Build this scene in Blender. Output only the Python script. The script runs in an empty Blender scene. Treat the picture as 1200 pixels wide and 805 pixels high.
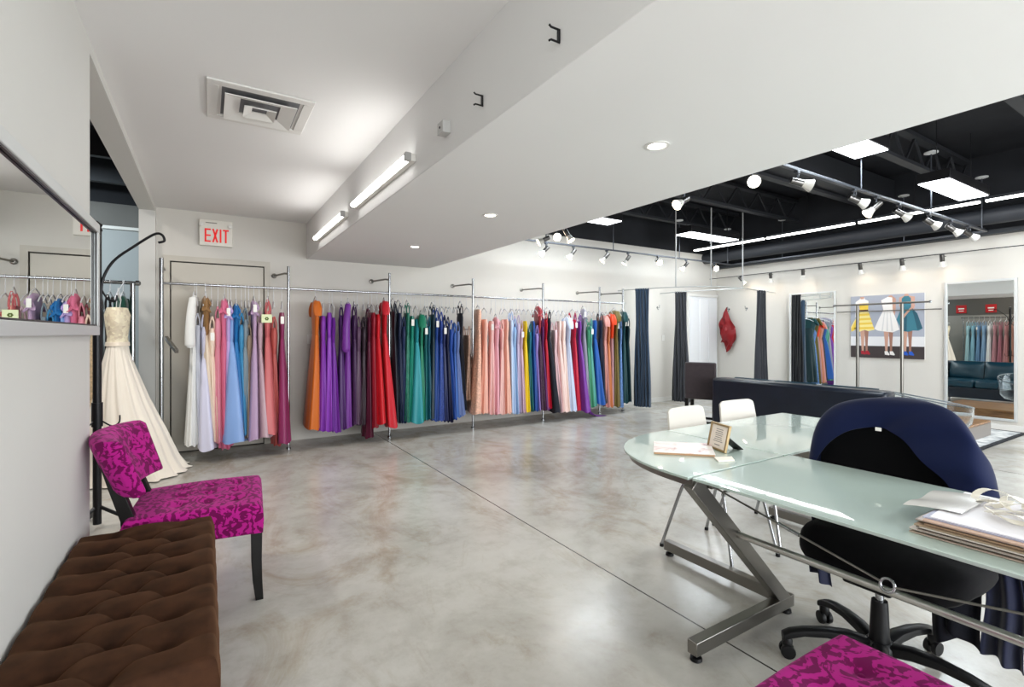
import bpy, bmesh, math, random
from mathutils import Vector, Matrix, noise
PI = math.pi
sc = bpy.context.scene
COL = sc.collection

# ------------------------------------------------------------------ colour / materials
def lin(c):
    if isinstance(c, str):
        c = c.lstrip('#'); c = [int(c[i:i + 2], 16) / 255 for i in (0, 2, 4)]
    return tuple((v / 12.92 if v <= .04045 else ((v + .055) / 1.055) ** 2.4) for v in c[:3]) + (1,)

MATS = {}
def mat(name, color, rough=.5, metal=0., spec=.5, sheen=0., coat=0., coat_r=.05, trans=0., ior=1.45, emit=None, es=0., alpha=1.):
    if name in MATS: return MATS[name]
    m = bpy.data.materials.new(name); m.use_nodes = True
    b = m.node_tree.nodes['Principled BSDF']
    b.inputs['Base Color'].default_value = lin(color)
    b.inputs['Roughness'].default_value = rough
    b.inputs['Metallic'].default_value = metal
    b.inputs['Specular IOR Level'].default_value = spec
    b.inputs['Sheen Weight'].default_value = sheen
    b.inputs['Coat Weight'].default_value = coat
    b.inputs['Coat Roughness'].default_value = coat_r
    b.inputs['Transmission Weight'].default_value = trans
    b.inputs['IOR'].default_value = ior
    b.inputs['Alpha'].default_value = alpha
    if emit is not None:
        b.inputs['Emission Color'].default_value = lin(emit)
        b.inputs['Emission Strength'].default_value = es
    MATS[name] = m
    return m

def nodes(m): return m.node_tree.nodes, m.node_tree.links, m.node_tree.nodes['Principled BSDF']
def nn(N, t, **kw):
    n = N.new(t)
    for k, v in kw.items(): setattr(n, k, v)
    return n
def ramp(N, stops):
    r = N.new('ShaderNodeValToRGB'); e = r.color_ramp.elements
    while len(e) < len(stops): e.new(.5)
    for i, (p, c) in enumerate(stops): e[i].position = p; e[i].color = lin(c)
    return r
def mottled(name, c1, c2, scale=3, rough=.6, bump=0., bscale=200, detail=6, spec=.4, sheen=0.):
    if name in MATS: return MATS[name]
    m = mat(name, c1, rough, spec=spec, sheen=sheen); N, L, b = nodes(m)
    tc = nn(N, 'ShaderNodeTexCoord'); n = nn(N, 'ShaderNodeTexNoise'); n.inputs['Scale'].default_value = scale; n.inputs['Detail'].default_value = detail
    r = ramp(N, [(.35, c1), (.65, c2)])
    L.new(tc.outputs['Object'], n.inputs['Vector']); L.new(n.outputs['Fac'], r.inputs['Fac']); L.new(r.outputs['Color'], b.inputs['Base Color'])
    if bump:
        n2 = nn(N, 'ShaderNodeTexNoise'); n2.inputs['Scale'].default_value = bscale
        bp = nn(N, 'ShaderNodeBump'); bp.inputs['Strength'].default_value = bump; bp.inputs['Distance'].default_value = .002
        L.new(tc.outputs['Object'], n2.inputs['Vector']); L.new(n2.outputs['Fac'], bp.inputs['Height']); L.new(bp.outputs['Normal'], b.inputs['Normal'])
    return m

def fabric(color, kind='satin'):
    key = 'fabric_%s_%s' % (kind, color.lstrip('#'))
    if key in MATS: return MATS[key]
    if kind == 'satin':
        m = mat(key, color, .40, spec=.4, sheen=.03)
    elif kind == 'chiffon':
        m = mat(key, color, .8, spec=.15, sheen=.08)
    elif kind == 'velvet':
        m = mat(key, color, .8, spec=.15, sheen=.6)
    else:
        m = mat(key, color, .45, spec=.5, sheen=.05); N, L, b = nodes(m)
        tc = nn(N, 'ShaderNodeTexCoord'); v = nn(N, 'ShaderNodeTexVoronoi'); v.inputs['Scale'].default_value = 60 if kind == 'sequin' else 35
        L.new(tc.outputs['Object'], v.inputs['Vector'])
        bp = nn(N, 'ShaderNodeBump'); bp.inputs['Strength'].default_value = .8; bp.inputs['Distance'].default_value = .004
        L.new(v.outputs['Distance'], bp.inputs['Height']); L.new(bp.outputs['Normal'], b.inputs['Normal'])
        c = lin(color)
        mx = nn(N, 'ShaderNodeMix', data_type='RGBA'); mx.inputs['A'].default_value = tuple(x * .72 for x in c[:3]) + (1,)
        mx.inputs['B'].default_value = tuple(min(1, x * 1.25 + .02) for x in c[:3]) + (1,)
        L.new(v.outputs['Color'], mx.inputs['Factor']); L.new(mx.outputs['Result'], b.inputs['Base Color'])
    return m

# ------------------------------------------------------------------ mesh builder
class MB:
    def __init__(s): s.v = []; s.f = []; s.mi = []
    def add(s, vs, fs, mi=0):
        o = len(s.v); s.v += [tuple(p) for p in vs]; s.f += [tuple(i + o for i in f) for f in fs]; s.mi += [mi] * len(fs); return s
    def box(s, x0, y0, z0, x1, y1, z1, mi=0):
        v = [(x0, y0, z0), (x1, y0, z0), (x1, y1, z0), (x0, y1, z0), (x0, y0, z1), (x1, y0, z1), (x1, y1, z1), (x0, y1, z1)]
        return s.add(v, [(0, 3, 2, 1), (4, 5, 6, 7), (0, 1, 5, 4), (1, 2, 6, 5), (2, 3, 7, 6), (3, 0, 4, 7)], mi)
    def bar(s, a, b, w, h, up=(0, 0, 1), mi=0, w2=None, h2=None):
        a = Vector(a); b = Vector(b); d = (b - a).normalized(); u = Vector(up)
        if abs(d.dot(u)) > .99: u = Vector((1, 0, 0))
        r = d.cross(u).normalized(); u = r.cross(d)
        w2 = w if w2 is None else w2; h2 = h if h2 is None else h2
        v = []
        for p, ww, hh in ((a, w, h), (b, w2, h2)):
            for sx, sy in ((-1, -1), (1, -1), (1, 1), (-1, 1)): v.append(p + r * sx * ww / 2 + u * sy * hh / 2)
        return s.add(v, [(3, 2, 1, 0), (4, 5, 6, 7), (0, 1, 5, 4), (1, 2, 6, 5), (2, 3, 7, 6), (3, 0, 4, 7)], mi)
    def tube(s, pts, r, n=10, closed=False, mi=0):
        pts = [Vector(p) for p in pts]; k = len(pts)
        rs = r if isinstance(r, (list, tuple)) else [r] * k
        v = []; ref = None
        for i, p in enumerate(pts):
            if closed: d = pts[(i + 1) % k] - pts[i - 1]
            else: d = pts[min(i + 1, k - 1)] - pts[max(i - 1, 0)]
            d.normalize()
            if ref is None:
                ref = Vector((0, 0, 1)) if abs(d.z) < .9 else Vector((1, 0, 0))
            ref = (ref - d * ref.dot(d))
            if ref.length < 1e-6: ref = d.orthogonal()
            ref.normalize(); w = d.cross(ref)
            for j in range(n):
                t = 2 * PI * j / n; v.append(p + (ref * math.cos(t) + w * math.sin(t)) * rs[i])
        f = []
        for i in range(k if closed else k - 1):
            for j in range(n):
                a = i * n; b = ((i + 1) % k) * n
                f.append((a + j, a + (j + 1) % n, b + (j + 1) % n, b + j))
        if not closed: f += [tuple(range(n - 1, -1, -1)), tuple((k - 1) * n + j for j in range(n))]
        return s.add(v, f, mi)
    def cyl(s, c, r, h, n=20, r2=None, mi=0):
        return s.tube([(c[0], c[1], c[2]), (c[0], c[1], c[2] + h)], [r, r if r2 is None else r2], n, mi=mi)
    def lathe(s, prof, c=(0, 0, 0), n=24, axis=(0, 0, 1), mi=0, cap=True):
        ax = Vector(axis).normalized(); e = ax.orthogonal().normalized(); w = ax.cross(e); c = Vector(c)
        v = []
        for r, h in prof:
            for j in range(n):
                t = 2 * PI * j / n; v.append(c + ax * h + (e * math.cos(t) + w * math.sin(t)) * r)
        f = []
        for i in range(len(prof) - 1):
            for j in range(n): f.append((i * n + j, i * n + (j + 1) % n, (i + 1) * n + (j + 1) % n, (i + 1) * n + j))
        if cap: f += [tuple(range(n - 1, -1, -1)), tuple((len(prof) - 1) * n + j for j in range(n))]
        return s.add(v, f, mi)
    def loops(s, loops, cap0=True, cap1=True, mi=0):
        n = len(loops[0]); v = [p for l in loops for p in l]; f = []
        for i in range(len(loops) - 1):
            for j in range(n): f.append((i * n + j, i * n + (j + 1) % n, (i + 1) * n + (j + 1) % n, (i + 1) * n + j))
        if cap0: f.append(tuple(range(n - 1, -1, -1)))
        if cap1: f.append(tuple((len(loops) - 1) * n + j for j in range(n)))
        return s.add(v, f, mi)
    def grid(s, nu, nv, fn, thick=0., mi=0, flip=False):
        P = [[Vector(fn(i / (nu - 1), j / (nv - 1))) for j in range(nv)] for i in range(nu)]
        v = [p for r in P for p in r]; f = []
        for i in range(nu - 1):
            for j in range(nv - 1):
                q = (i * nv + j, (i + 1) * nv + j, (i + 1) * nv + j + 1, i * nv + j + 1)
                f.append(q[::-1] if flip else q)
        if thick:
            off = len(v); nrm = []
            for i in range(nu):
                for j in range(nv):
                    a = P[min(i + 1, nu - 1)][j] - P[max(i - 1, 0)][j]; b = P[i][min(j + 1, nv - 1)] - P[i][max(j - 1, 0)]
                    n = a.cross(b)
                    n = n.normalized() if n.length > 1e-12 else Vector((0, 0, 1))
                    if flip: n = -n
                    v.append(P[i][j] - n * thick)
            f += [tuple(off + k for k in q[::-1]) for q in list(f)]
            edge = [(i, 0) for i in range(nu)] + [(nu - 1, j) for j in range(1, nv)] + [(i, nv - 1) for i in range(nu - 2, -1, -1)] + [(0, j) for j in range(nv - 2, 0, -1)]
            ids = [i * nv + j for i, j in edge]
            for k in range(len(ids)):
                a, b = ids[k], ids[(k + 1) % len(ids)]
                f.append((b, a, a + off, b + off) if not flip else (a, b, b + off, a + off))
        return s.add(v, f, mi)
    def prism(s, poly, ax, d0, d1, mi=0):
        # poly: 2-D outline; ax: 'x','y','z' = extrusion axis
        def P(u, w, d): return {'x': (d, u, w), 'y': (u, d, w), 'z': (u, w, d)}[ax]
        n = len(poly); v = [P(u, w, d0) for u, w in poly] + [P(u, w, d1) for u, w in poly]
        return s.add(v, [tuple(range(n - 1, -1, -1)), tuple(range(n, 2 * n))] + [(i, (i + 1) % n, n + (i + 1) % n, n + i) for i in range(n)], mi)

def link(o): COL.objects.link(o); return o
ROOT = {}
def root_inv(parent):
    return ROOT[parent.name].inverted() if parent is not None and parent.name in ROOT else Matrix.Identity(4)
def build(name, mb, m, parent=None, world=False, bevel=0., smooth=True, angle=40, sub=0, label=None):
    me = bpy.data.meshes.new(name)
    vs = mb.v
    if world and parent is not None:
        inv = root_inv(parent); vs = [inv @ Vector(p) for p in vs]
    me.from_pydata([tuple(p) for p in vs], [], mb.f)
    ms = m if isinstance(m, (list, tuple)) else [m]
    for x in ms: me.materials.append(x)
    if len(ms) > 1: me.polygons.foreach_set('material_index', mb.mi)
    bm = bmesh.new(); bm.from_mesh(me); bmesh.ops.recalc_face_normals(bm, faces=bm.faces); bm.to_mesh(me); bm.free()
    if smooth:
        me.shade_smooth()
        me.set_sharp_from_angle(angle=math.radians(angle))
    o = link(bpy.data.objects.new(name, me))
    if parent is not None:
        o.parent = parent
        if parent.name in ROOT: ROOT[o.name] = ROOT[parent.name]
    if bevel:
        b = o.modifiers.new('bevel', 'BEVEL'); b.width = bevel; b.segments = 2; b.limit_method = 'ANGLE'; b.angle_limit = math.radians(40)
    if sub:
        b = o.modifiers.new('sub', 'SUBSURF'); b.levels = sub; b.render_levels = sub
    if label: o['label'] = label
    return o
def tag(o, label, cat, group=None):
    o['label'] = label; o['category'] = cat
    if group: o['group'] = group
    return o
def thing(name, label, cat, loc=(0, 0, 0), rz=0., group=None):
    o = link(bpy.data.objects.new(name, None)); o.empty_display_size = .1
    o.location = loc; o.rotation_euler = (0, 0, rz)
    ROOT[o.name] = Matrix.Translation(loc) @ Matrix.Rotation(rz, 4, 'Z')
    return tag(o, label, cat, group)
def struct(name, mb, m, parent=None, **kw):
    o = build(name, mb, m, parent, **kw)
    if parent is None: o['kind'] = 'structure'
    return o
def struct_root(name, loc=(0, 0, 0)):
    o = link(bpy.data.objects.new(name, None)); o.location = loc; o['kind'] = 'structure'
    ROOT[o.name] = Matrix.Translation(loc); return o
def dup(root, loc, rz, label, group=None):
    r = root.copy(); COL.objects.link(r); r.location = loc; r.rotation_euler = (0, 0, rz); r['label'] = label
    if group: r['group'] = group
    for ch in list(root.children):
        c = ch.copy(); COL.objects.link(c); c.parent = r
        for g in list(ch.children):
            d = g.copy(); COL.objects.link(d); d.parent = c
    return r
def lamp(kind, loc, energy, color=(1, 1, 1), size=.1, size_y=None, aim=None, parent=None, spot=60, blend=.6, name='lamp'):
    l = bpy.data.lights.new(name, kind); l.energy = energy; l.color = color
    if kind == 'AREA':
        l.shape = 'RECTANGLE' if size_y else 'SQUARE'; l.size = size
        if size_y: l.size_y = size_y
    elif kind == 'SPOT': l.spot_size = math.radians(spot); l.spot_blend = blend; l.shadow_soft_size = size
    else: l.shadow_soft_size = size
    o = link(bpy.data.objects.new(name, l))
    q = Vector(aim).to_track_quat('-Z', 'Y') if aim is not None else Vector((0, 0, -1)).to_track_quat('-Z', 'Y')
    M = Matrix.Translation(loc) @ q.to_matrix().to_4x4()
    if parent is not None:
        o.parent = parent; M = root_inv(parent) @ M
    o.matrix_local = M
    return o
def lerp(a, b, t): return a + (b - a) * t
def interp(table, x):
    if x <= table[0][0]: return table[0][1]
    for (a, u), (b, v) in zip(table, table[1:]):
        if x <= b: return lerp(u, v, (x - a) / (b - a))
    return table[-1][1]
def smoothstep(a, b, x):
    t = max(0., min(1., (x - a) / (b - a))); return t * t * (3 - 2 * t)
def spline(pts, n):
    pts = [Vector(p) for p in pts]; out = []; k = len(pts) - 1
    for i in range(n):
        t = i / (n - 1) * k; j = min(int(t), k - 1); t -= j
        p0 = pts[max(j - 1, 0)]; p1 = pts[j]; p2 = pts[j + 1]; p3 = pts[min(j + 2, k)]
        out.append(.5 * ((2 * p1) + (p2 - p0) * t + (2 * p0 - 5 * p1 + 4 * p2 - p3) * t * t + (3 * p1 - p0 - 3 * p2 + p3) * t ** 3))
    return out

# ------------------------------------------------------------------ shared materials
WALL = mottled('warm_grey_wall_paint', '#d3cfc7', '#d0ccc5', 1.2, .6, .12, 260)
LWALL = mottled('light_grey_wall_paint', '#d6d5d0', '#d3d2ce', 1.2, .6, .12, 260)
CEIL = mottled('white_ceiling_paint', '#e9e8e7', '#e7e6e5', .8, .8)
BLACK_CEIL = mottled('black_ceiling_paint', '#1b1c20', '#24262b', 2, .75, .3, 60)
TRIM = mat('white_trim_paint', '#dddbd6', .45)
CHROME = mat('chrome', '#a9abae', .2, 1.)
STEEL = mat('brushed_steel', '#84817c', .34, 1.)
GREYMETAL = mat('grey_track_metal', '#4c4f55', .4, .6)
BLACK_METAL = mat('black_metal', '#17171a', .4, .2)
BLACK_WOOD = mat('black_lacquered_wood', '#0a0806', .38, spec=.35)
BLACK_PLASTIC = mat('black_plastic', '#0a0a0c', .42, spec=.35)
WHITE_PLASTIC = mat('white_plastic', '#e4e2dc', .4)
MIRROR = mat('mirror_glass', '#eef2f0', .0, 1.)
SILVER = mat('silver_frame', '#cdcfce', .4, .25)
TAGW = mat('white_card', '#f2f0ea', .6)
GLOW = mat('cool_lamp_diffuser', '#ffffff', .5, emit='#f4f8ff', es=5.)
TUBEGLOW = mat('tube_lamp_glow', '#ffffff', .5, emit='#fdfcf8', es=6.5)
WARMGLOW = mat('warm_bulb_glow', '#fff4e4', .5, emit='#ffe9cd', es=22.)
DOWNGLOW = mat('downlight_glow', '#ffffff', .5, emit='#fff6ea', es=9.)

# ------------------------------------------------------------------ room shell
XL, XR, YB, YF = -.46, 9.1, 6.5, -4.2
ZC, ZS = 2.66, 2.22
def floor_material():
    m = mat('polished_concrete', '#b4b0a5', .3, spec=.5); N, L, b = nodes(m)
    tc = nn(N, 'ShaderNodeTexCoord')
    n1 = nn(N, 'ShaderNodeTexNoise'); n1.inputs['Scale'].default_value = .9; n1.inputs['Detail'].default_value = 8; n1.inputs['Roughness'].default_value = .62; n1.inputs['Distortion'].default_value = .6
    n2 = nn(N, 'ShaderNodeTexNoise'); n2.inputs['Scale'].default_value = 5; n2.inputs['Detail'].default_value = 10; n2.inputs['Roughness'].default_value = .7
    n3 = nn(N, 'ShaderNodeTexNoise'); n3.inputs['Scale'].default_value = 55; n3.inputs['Detail'].default_value = 4
    for n in (n1, n2, n3): L.new(tc.outputs['Object'], n.inputs['Vector'])
    r1 = ramp(N, [(.3, '#b5b2aa'), (.48, '#cfcdc7'), (.68, '#dcdbd6')])
    r2 = ramp(N, [(.32, '#b3ab9f'), (.52, '#d8d6d2'), (.72, '#e2e2df')])
    L.new(n1.outputs['Fac'], r1.inputs['Fac']); L.new(n2.outputs['Fac'], r2.inputs['Fac'])
    mx = nn(N, 'ShaderNodeMix', data_type='RGBA', blend_type='MULTIPLY'); mx.inputs['Factor'].default_value = .55
    L.new(r1.outputs['Color'], mx.inputs['A']); L.new(r2.outputs['Color'], mx.inputs['B'])
    # control joints sawn into the slab
    sp = nn(N, 'ShaderNodeSeparateXYZ'); L.new(tc.outputs['Object'], sp.inputs['Vector'])
    def line(sock, pos, w):
        a = nn(N, 'ShaderNodeMath', operation='SUBTRACT'); L.new(sock, a.inputs[0]); a.inputs[1].default_value = pos
        c = nn(N, 'ShaderNodeMath', operation='ABSOLUTE'); L.new(a.outputs[0], c.inputs[0])
        d = nn(N, 'ShaderNodeMath', operation='LESS_THAN'); L.new(c.outputs[0], d.inputs[0]); d.inputs[1].default_value = w
        return d
    l1 = line(sp.outputs['X'], 1.862, .0045); l2 = line(sp.outputs['X'], 6.4, .0045)
    ad = nn(N, 'ShaderNodeMath', operation='MAXIMUM'); L.new(l1.outputs[0], ad.inputs[0]); L.new(l2.outputs[0], ad.inputs[1])
    m2 = nn(N, 'ShaderNodeMix', data_type='RGBA'); m2.inputs['B'].default_value = lin('#3a3732')
    L.new(ad.outputs[0], m2.inputs['Factor']); L.new(mx.outputs['Result'], m2.inputs['A']); L.new(m2.outputs['Result'], b.inputs['Base Color'])
    n4 = nn(N, 'ShaderNodeTexNoise'); n4.inputs['Scale'].default_value = 1.7; n4.inputs['Detail'].default_value = 9; n4.inputs['Roughness'].default_value = .7; n4.inputs['Distortion'].default_value = 1.4
    mp = nn(N, 'ShaderNodeMapping'); mp.inputs['Location'].default_value = (3.1, 7.7, 0); mp.inputs['Scale'].default_value = (1, .55, 1)
    L.new(tc.outputs['Object'], mp.inputs['Vector']); L.new(mp.outputs['Vector'], n4.inputs['Vector'])
    r4 = ramp(N, [(.50, '#ffffff'), (.64, '#d9cbb6'), (.74, '#bba88d')]); L.new(n4.outputs['Fac'], r4.inputs['Fac'])
    m4 = nn(N, 'ShaderNodeMix', data_type='RGBA', blend_type='MULTIPLY'); m4.inputs['Factor'].default_value = .6
    L.new(mx.outputs['Result'], m4.inputs['A']); L.new(r4.outputs['Color'], m4.inputs['B']); L.new(m4.outputs['Result'], m2.inputs['A'])
    rr = nn(N, 'ShaderNodeMapRange'); rr.inputs['To Min'].default_value = .12; rr.inputs['To Max'].default_value = .34
    L.new(n2.outputs['Fac'], rr.inputs['Value']); L.new(rr.outputs['Result'], b.inputs['Roughness'])
    bp = nn(N, 'ShaderNodeBump'); bp.inputs['Strength'].default_value = .05; bp.inputs['Distance'].default_value = .002
    L.new(n3.outputs['Fac'], bp.inputs['Height']); L.new(bp.outputs['Normal'], b.inputs['Normal'])
    return m
struct('floor', MB().box(-4.2, YF - .1, -.1, XR + .1, 8.7, 0), floor_material())

# left wall: long stretch, opening Y 2.97..6.40, header, jamb
w = MB()
w.prism([(YF, 0), (2.97, 0), (2.97, 2.60), (6.40, 2.60), (6.40, 0), (6.5, 0), (6.5, 3.6), (YF, 3.6)], 'x', XL - .14, XL)
struct('wall_left', w, LWALL)
w = MB(); w.box(XL, YB, 0, XR + .1, YB + .12, 2.92)
struct('wall_back', w, WALL)
struct('wall_back_upper', MB().box(2.5, YB, 2.92, XR + .1, YB + .12, 3.85), BLACK_CEIL)
struct('wall_right', MB().box(XR, YF, 0, XR + .12, YB, 2.64), WALL)
struct('wall_right_upper', MB().box(XR, YF, 2.64, XR + .12, YB, 3.85), BLACK_CEIL)
# shop front behind the camera: wall with an added window, sized for fill light
w = MB()
w.box(XL - .14, YF - .12, 0, XR + .12, YF, .35); w.box(XL - .14, YF - .12, 2.6, XR + .12, YF, 3.85)
w.box(XL - .14, YF - .12, .35, -.36, YF, 2.6); w.box(6.5, YF - .12, .35, XR + .12, YF, 2.6)
struct('wall_front', w, WALL)
w = MB()
for x in (-.36, 1.34, 3.05, 4.76, 6.44): w.box(x, YF - .1, .35, x + .06, YF - .02, 2.6)
w.box(-.36, YF - .1, .35, 6.5, YF - .02, .41); w.box(-.36, YF - .1, 2.54, 6.5, YF - .02, 2.6)
struct('added_window_1', w, mat('window_frame_paint', '#3a3c40', .4, .5))

struct('ceiling', MB().box(XL - .001, YF, ZC, 1.06, YB, ZC + .1), CEIL)
struct('ceiling_soffit', MB().box(1.05, YF, ZS, 2.67, YB, 3.85), CEIL, bevel=.004)
struct('ceiling_dark', MB().box(2.67, YF, 3.75, XR + .1, YB + .1, 3.85), BLACK_CEIL)
JO = mat('black_painted_steel', '#26282c', .6)
for k in range(9):
    y = -3.4 + k * 1.18; j = MB()
    j.box(2.68, y - .05, 3.67, XR, y + .05, 3.72); j.box(2.68, y - .05, 3.32, XR, y + .05, 3.36)
    n = 22
    for i in range(n):
        xa = 2.7 + i * (XR - 2.72) / n; xb = 2.7 + (i + 1) * (XR - 2.72) / n
        za, zb = (3.34, 3.69) if i % 2 else (3.69, 3.34)
        j.bar((xa, y, za), (xb, y, zb), .022, .022)
    struct('ceiling_joist', j, JO)
d = MB(); d.box(2.68, 3.35, 3.38, XR, 3.75, 3.68); struct('ceiling_duct', d, JO, bevel=.01)
d = MB(); d.tube([(8.72, YF, 2.84), (8.72, YB, 2.84)], .11, 20); struct('ceiling_pipe', d, mat('dark_grey_pipe_paint', '#2b2e34', .55))
d = MB(); d.box(8.95, YF, 2.64, XR, YB, 2.70); struct('trim_1', d, mat('dark_grey_ledge_paint', '#2c2f34', .6))
struct('baseboard_right', MB().box(XR - .018, YF, 0, XR, YB, .085), TRIM, bevel=.004)
struct('baseboard_back', MB().box(6.35, YB - .018, 0, 8.12, YB, .085), TRIM, bevel=.004)
# other room beyond the opening
ODARK = mottled('grey_concrete_panel', '#6f6d69', '#7a7874', 1.5, .8)
OWALL = mottled('cool_grey_wall_paint', '#a7abab', '#a2a6a7', 1.4, .7)
struct('wall_far_room_back', MB().box(-4.2, 8.3, 0, XL - .14, 8.42, 2.68), OWALL)
struct('wall_far_room_back_upper', MB().box(-4.2, 8.3, 2.72, XL - .14, 8.42, 3.02), ODARK)
struct('trim_2', MB().box(-4.2, 8.27, 2.68, XL - .14, 8.42, 2.72), TRIM)
struct('wall_far_room_back_top', MB().box(-4.2, 8.3, 3.02, XL - .14, 8.42, 3.7), BLACK_CEIL)
struct('wall_far_room_left', MB().box(-4.2, YF, 0, -2.9, 8.42, 1.9), mottled('grey_brown_wall_paint', '#8f8b85', '#86827c', 1.4, .7))
struct('wall_far_room_left_upper', MB().box(-4.2, YF, 1.9, -2.9, 8.42, 3.7), mat('dark_taupe_paint', '#55524e', .7))
struct('wall_far_room_side', MB().box(XL - .14, 6.5, 0, XL, 8.42, 3.7), OWALL)
struct('ceiling_far_room', MB().box(-4.2, YF, 3.6, XL - .14, 8.42, 3.7), BLACK_CEIL)
for k in range(6):
    y = 2.2 + k * 1.1
    struct('ceiling_far_room_joist', MB().box(-2.9, y, 3.15, XL - .14, y + .08, 3.45), JO)
struct('wall_far_room_front', MB().box(-4.2, YF - .12, 0, XL - .14, YF, 3.7), OWALL)

# door_1 behind the first rack, flush and painted like the wall
DG = mat('dark_door_gap', '#26231f', .8); DP = mat('warm_grey_door_paint', '#c2bcb0', .45)
dr = struct_root('door_1', (.12, YB, 0))
build('door_gap', MB().box(-.335, YB - .012, 0, .58, YB - .001, 2.09), DG, dr, world=True)
build('door_leaf', MB().box(-.325, YB - .02, .012, .570, YB - .008, 2.078), DP, dr, world=True, bevel=.002)
f = MB(); f.box(-.395, YB - .03, 0, -.337, YB, 2.15); f.box(.582, YB - .03, 0, .64, YB, 2.15); f.box(-.337, YB - .03, 2.092, .582, YB, 2.15)
build('door_frame', f, DP, dr, world=True)
for z in (.25, 1.78): build('hinge', MB().tube([(-.33, YB - .03, z), (-.33, YB - .03, z + .1)], .008, 8), STEEL, dr, world=True)
# door_2: white panelled door inside the fitting room corner
WD = mat('white_door_paint', '#e3e4e6', .4)
dr = struct_root('door_2', (8.6, YB, 0))
build('door_leaf', MB().box(8.17, YB - .035, 0, 9.07, YB, 2.05), WD, dr, world=True, bevel=.003)
for a, b in ((8.2, 8.46), (8.5, 8.74), (8.78, 9.04)):
    build('door_panel', MB().box(a, YB - .048, .06, b, YB - .034, 2.0), WD, dr, world=True, bevel=.006)
f = MB(); f.box(8.12, YB - .05, 0, 8.168, YB, 2.1); f.box(8.168, YB - .05, 2.052, 9.08, YB, 2.1)
build('door_frame', f, TRIM, dr, world=True)
# ================================================================== brown tufted bench
def brown_velvet():
    m = mat('brown_velvet', '#38220f', .8, spec=.12, sheen=.25); N, L, b = nodes(m)
    b.inputs['Sheen Tint'].default_value = lin('#a97850'); b.inputs['Sheen Roughness'].default_value = .4
    tc = nn(N, 'ShaderNodeTexCoord'); n = nn(N, 'ShaderNodeTexNoise'); n.inputs['Scale'].default_value = 14; n.inputs['Detail'].default_value = 8
    r = ramp(N, [(.35, '#2b1a10'), (.65, '#40281a')])
    L.new(tc.outputs['Object'], n.inputs['Vector']); L.new(n.outputs['Fac'], r.inputs['Fac']); L.new(r.outputs['Color'], b.inputs['Base Color'])
    return m
BV = brown_velvet()
bx0, bx1, by0, by1, bzt = -.452, .024, 1.485, 2.70, .460
bench = thing('tufted_bench', 'long dark brown velvet bench with button-tufted top against left wall', 'bench', ((bx0 + bx1) / 2, (by0 + by1) / 2, 0))
RX, RY = [-.335, -.2175, -.10], .1635
def bench_top(x, y):
    a = max(-2., min(0., (x + .10) / .1175)); bb = max(-.5, min(6., (y - 1.638) / RY))
    u = bb + a / 2; v = bb - a / 2
    pu = abs(math.sin(PI * u)); pv = abs(math.sin(PI * v))
    near = 0
    for i, cx in enumerate(RX):
        o = .5 if i == 1 else 0; k = round((y - 1.638) / RY - o); cy = 1.638 + RY * (k + o)
        if 1.55 < cy < 2.68: near = max(near, math.exp(-((x - cx) ** 2 + (y - cy) ** 2) / .045 ** 2))
    h = -(.011 + .026 * near) * (1 - (pu * pv) ** .55)
    # buttons
    for i, cx in enumerate(RX):
        for k in range(-1, 8):
            cy = 1.638 + RY * (k + (.5 if i == 1 else 0))
            if 1.55 < cy < 2.68:
                q = ((x - cx) ** 2 + (y - cy) ** 2) / .018 ** 2
                h -= .006 * math.exp(-q)
    e = min(x - bx0, bx1 - x, y - by0, by1 - y); R = .022
    if e < R: h -= R - math.sqrt(max(0, R * R - (R - e) ** 2))
    return bzt + h + .004
def bench_fn(u, v):
    x = lerp(bx0, bx1, .5 - .5 * math.cos(PI * (.04 + .92 * u)) if False else u); y = lerp(by0, by1, v)
    return (x, y, bench_top(x, y))
mb = MB(); NU, NV = 110, 260
loopsx = []
def skirt_pts(t0):
    pts = []
    for i in range(NU): pts.append((lerp(bx0, bx1, i / (NU - 1)), by0))
    for j in range(1, NV): pts.append((bx1, lerp(by0, by1, j / (NV - 1))))
    for i in range(NU - 2, -1, -1): pts.append((lerp(bx0, bx1, i / (NU - 1)), by1))
    for j in range(NV - 2, 0, -1): pts.append((bx0, lerp(by0, by1, j / (NV - 1))))
    return pts
mb.grid(NU, NV, bench_fn)
sp = skirt_pts(0)
cx, cy = (bx0 + bx1) / 2, (by0 + by1) / 2
def bulge(p, z):
    # sides swell a little between the pleats that run down from the buttons
    x, y = p; o = .004
    if abs(x - bx1) < 1e-6 or abs(x - bx0) < 1e-6:
        o += .005 * abs(math.sin(PI * (y - 1.638) / RY)) ** .6
        return (x + math.copysign(o, x - cx), y, z)
    return (x, y + math.copysign(o, y - cy), z)
lp = [[(x, y, bench_top(x, y)) for x, y in sp], [bulge(p, .40) for p in sp], [bulge(p, .33) for p in sp], [(x, y, .285) for x, y in sp]]
mb.loops(lp, cap0=False, cap1=True)
build('seat_cushion', mb, BV, bench, world=True, angle=75)
for i, xx in enumerate(RX):
    for k in range(-1, 8):
        yy = 1.638 + RY * (k + (.5 if i == 1 else 0))
        if 1.55 < yy < 2.68:
            m = MB().lathe([(.001, .007), (.006, .0062), (.0095, .003), (.0105, -.003)], (xx, yy, bench_top(xx, yy)), 12)
            build('tuft_button', m, BV, bench, world=True)
m = MB().box(bx0 + .012, by0 + .012, .225, bx1 - .012, by1 - .012, .288)
build('base_rail', m, BLACK_WOOD, bench, world=True, bevel=.004)
for x in (bx0 + .05, bx1 - .05):
    for y in (by0 + .06, by1 - .06):
        build('leg', MB().bar((x, y, .23), (x, y, 0), .05, .05, w2=.035, h2=.035), BLACK_WOOD, bench, world=True)

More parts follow.
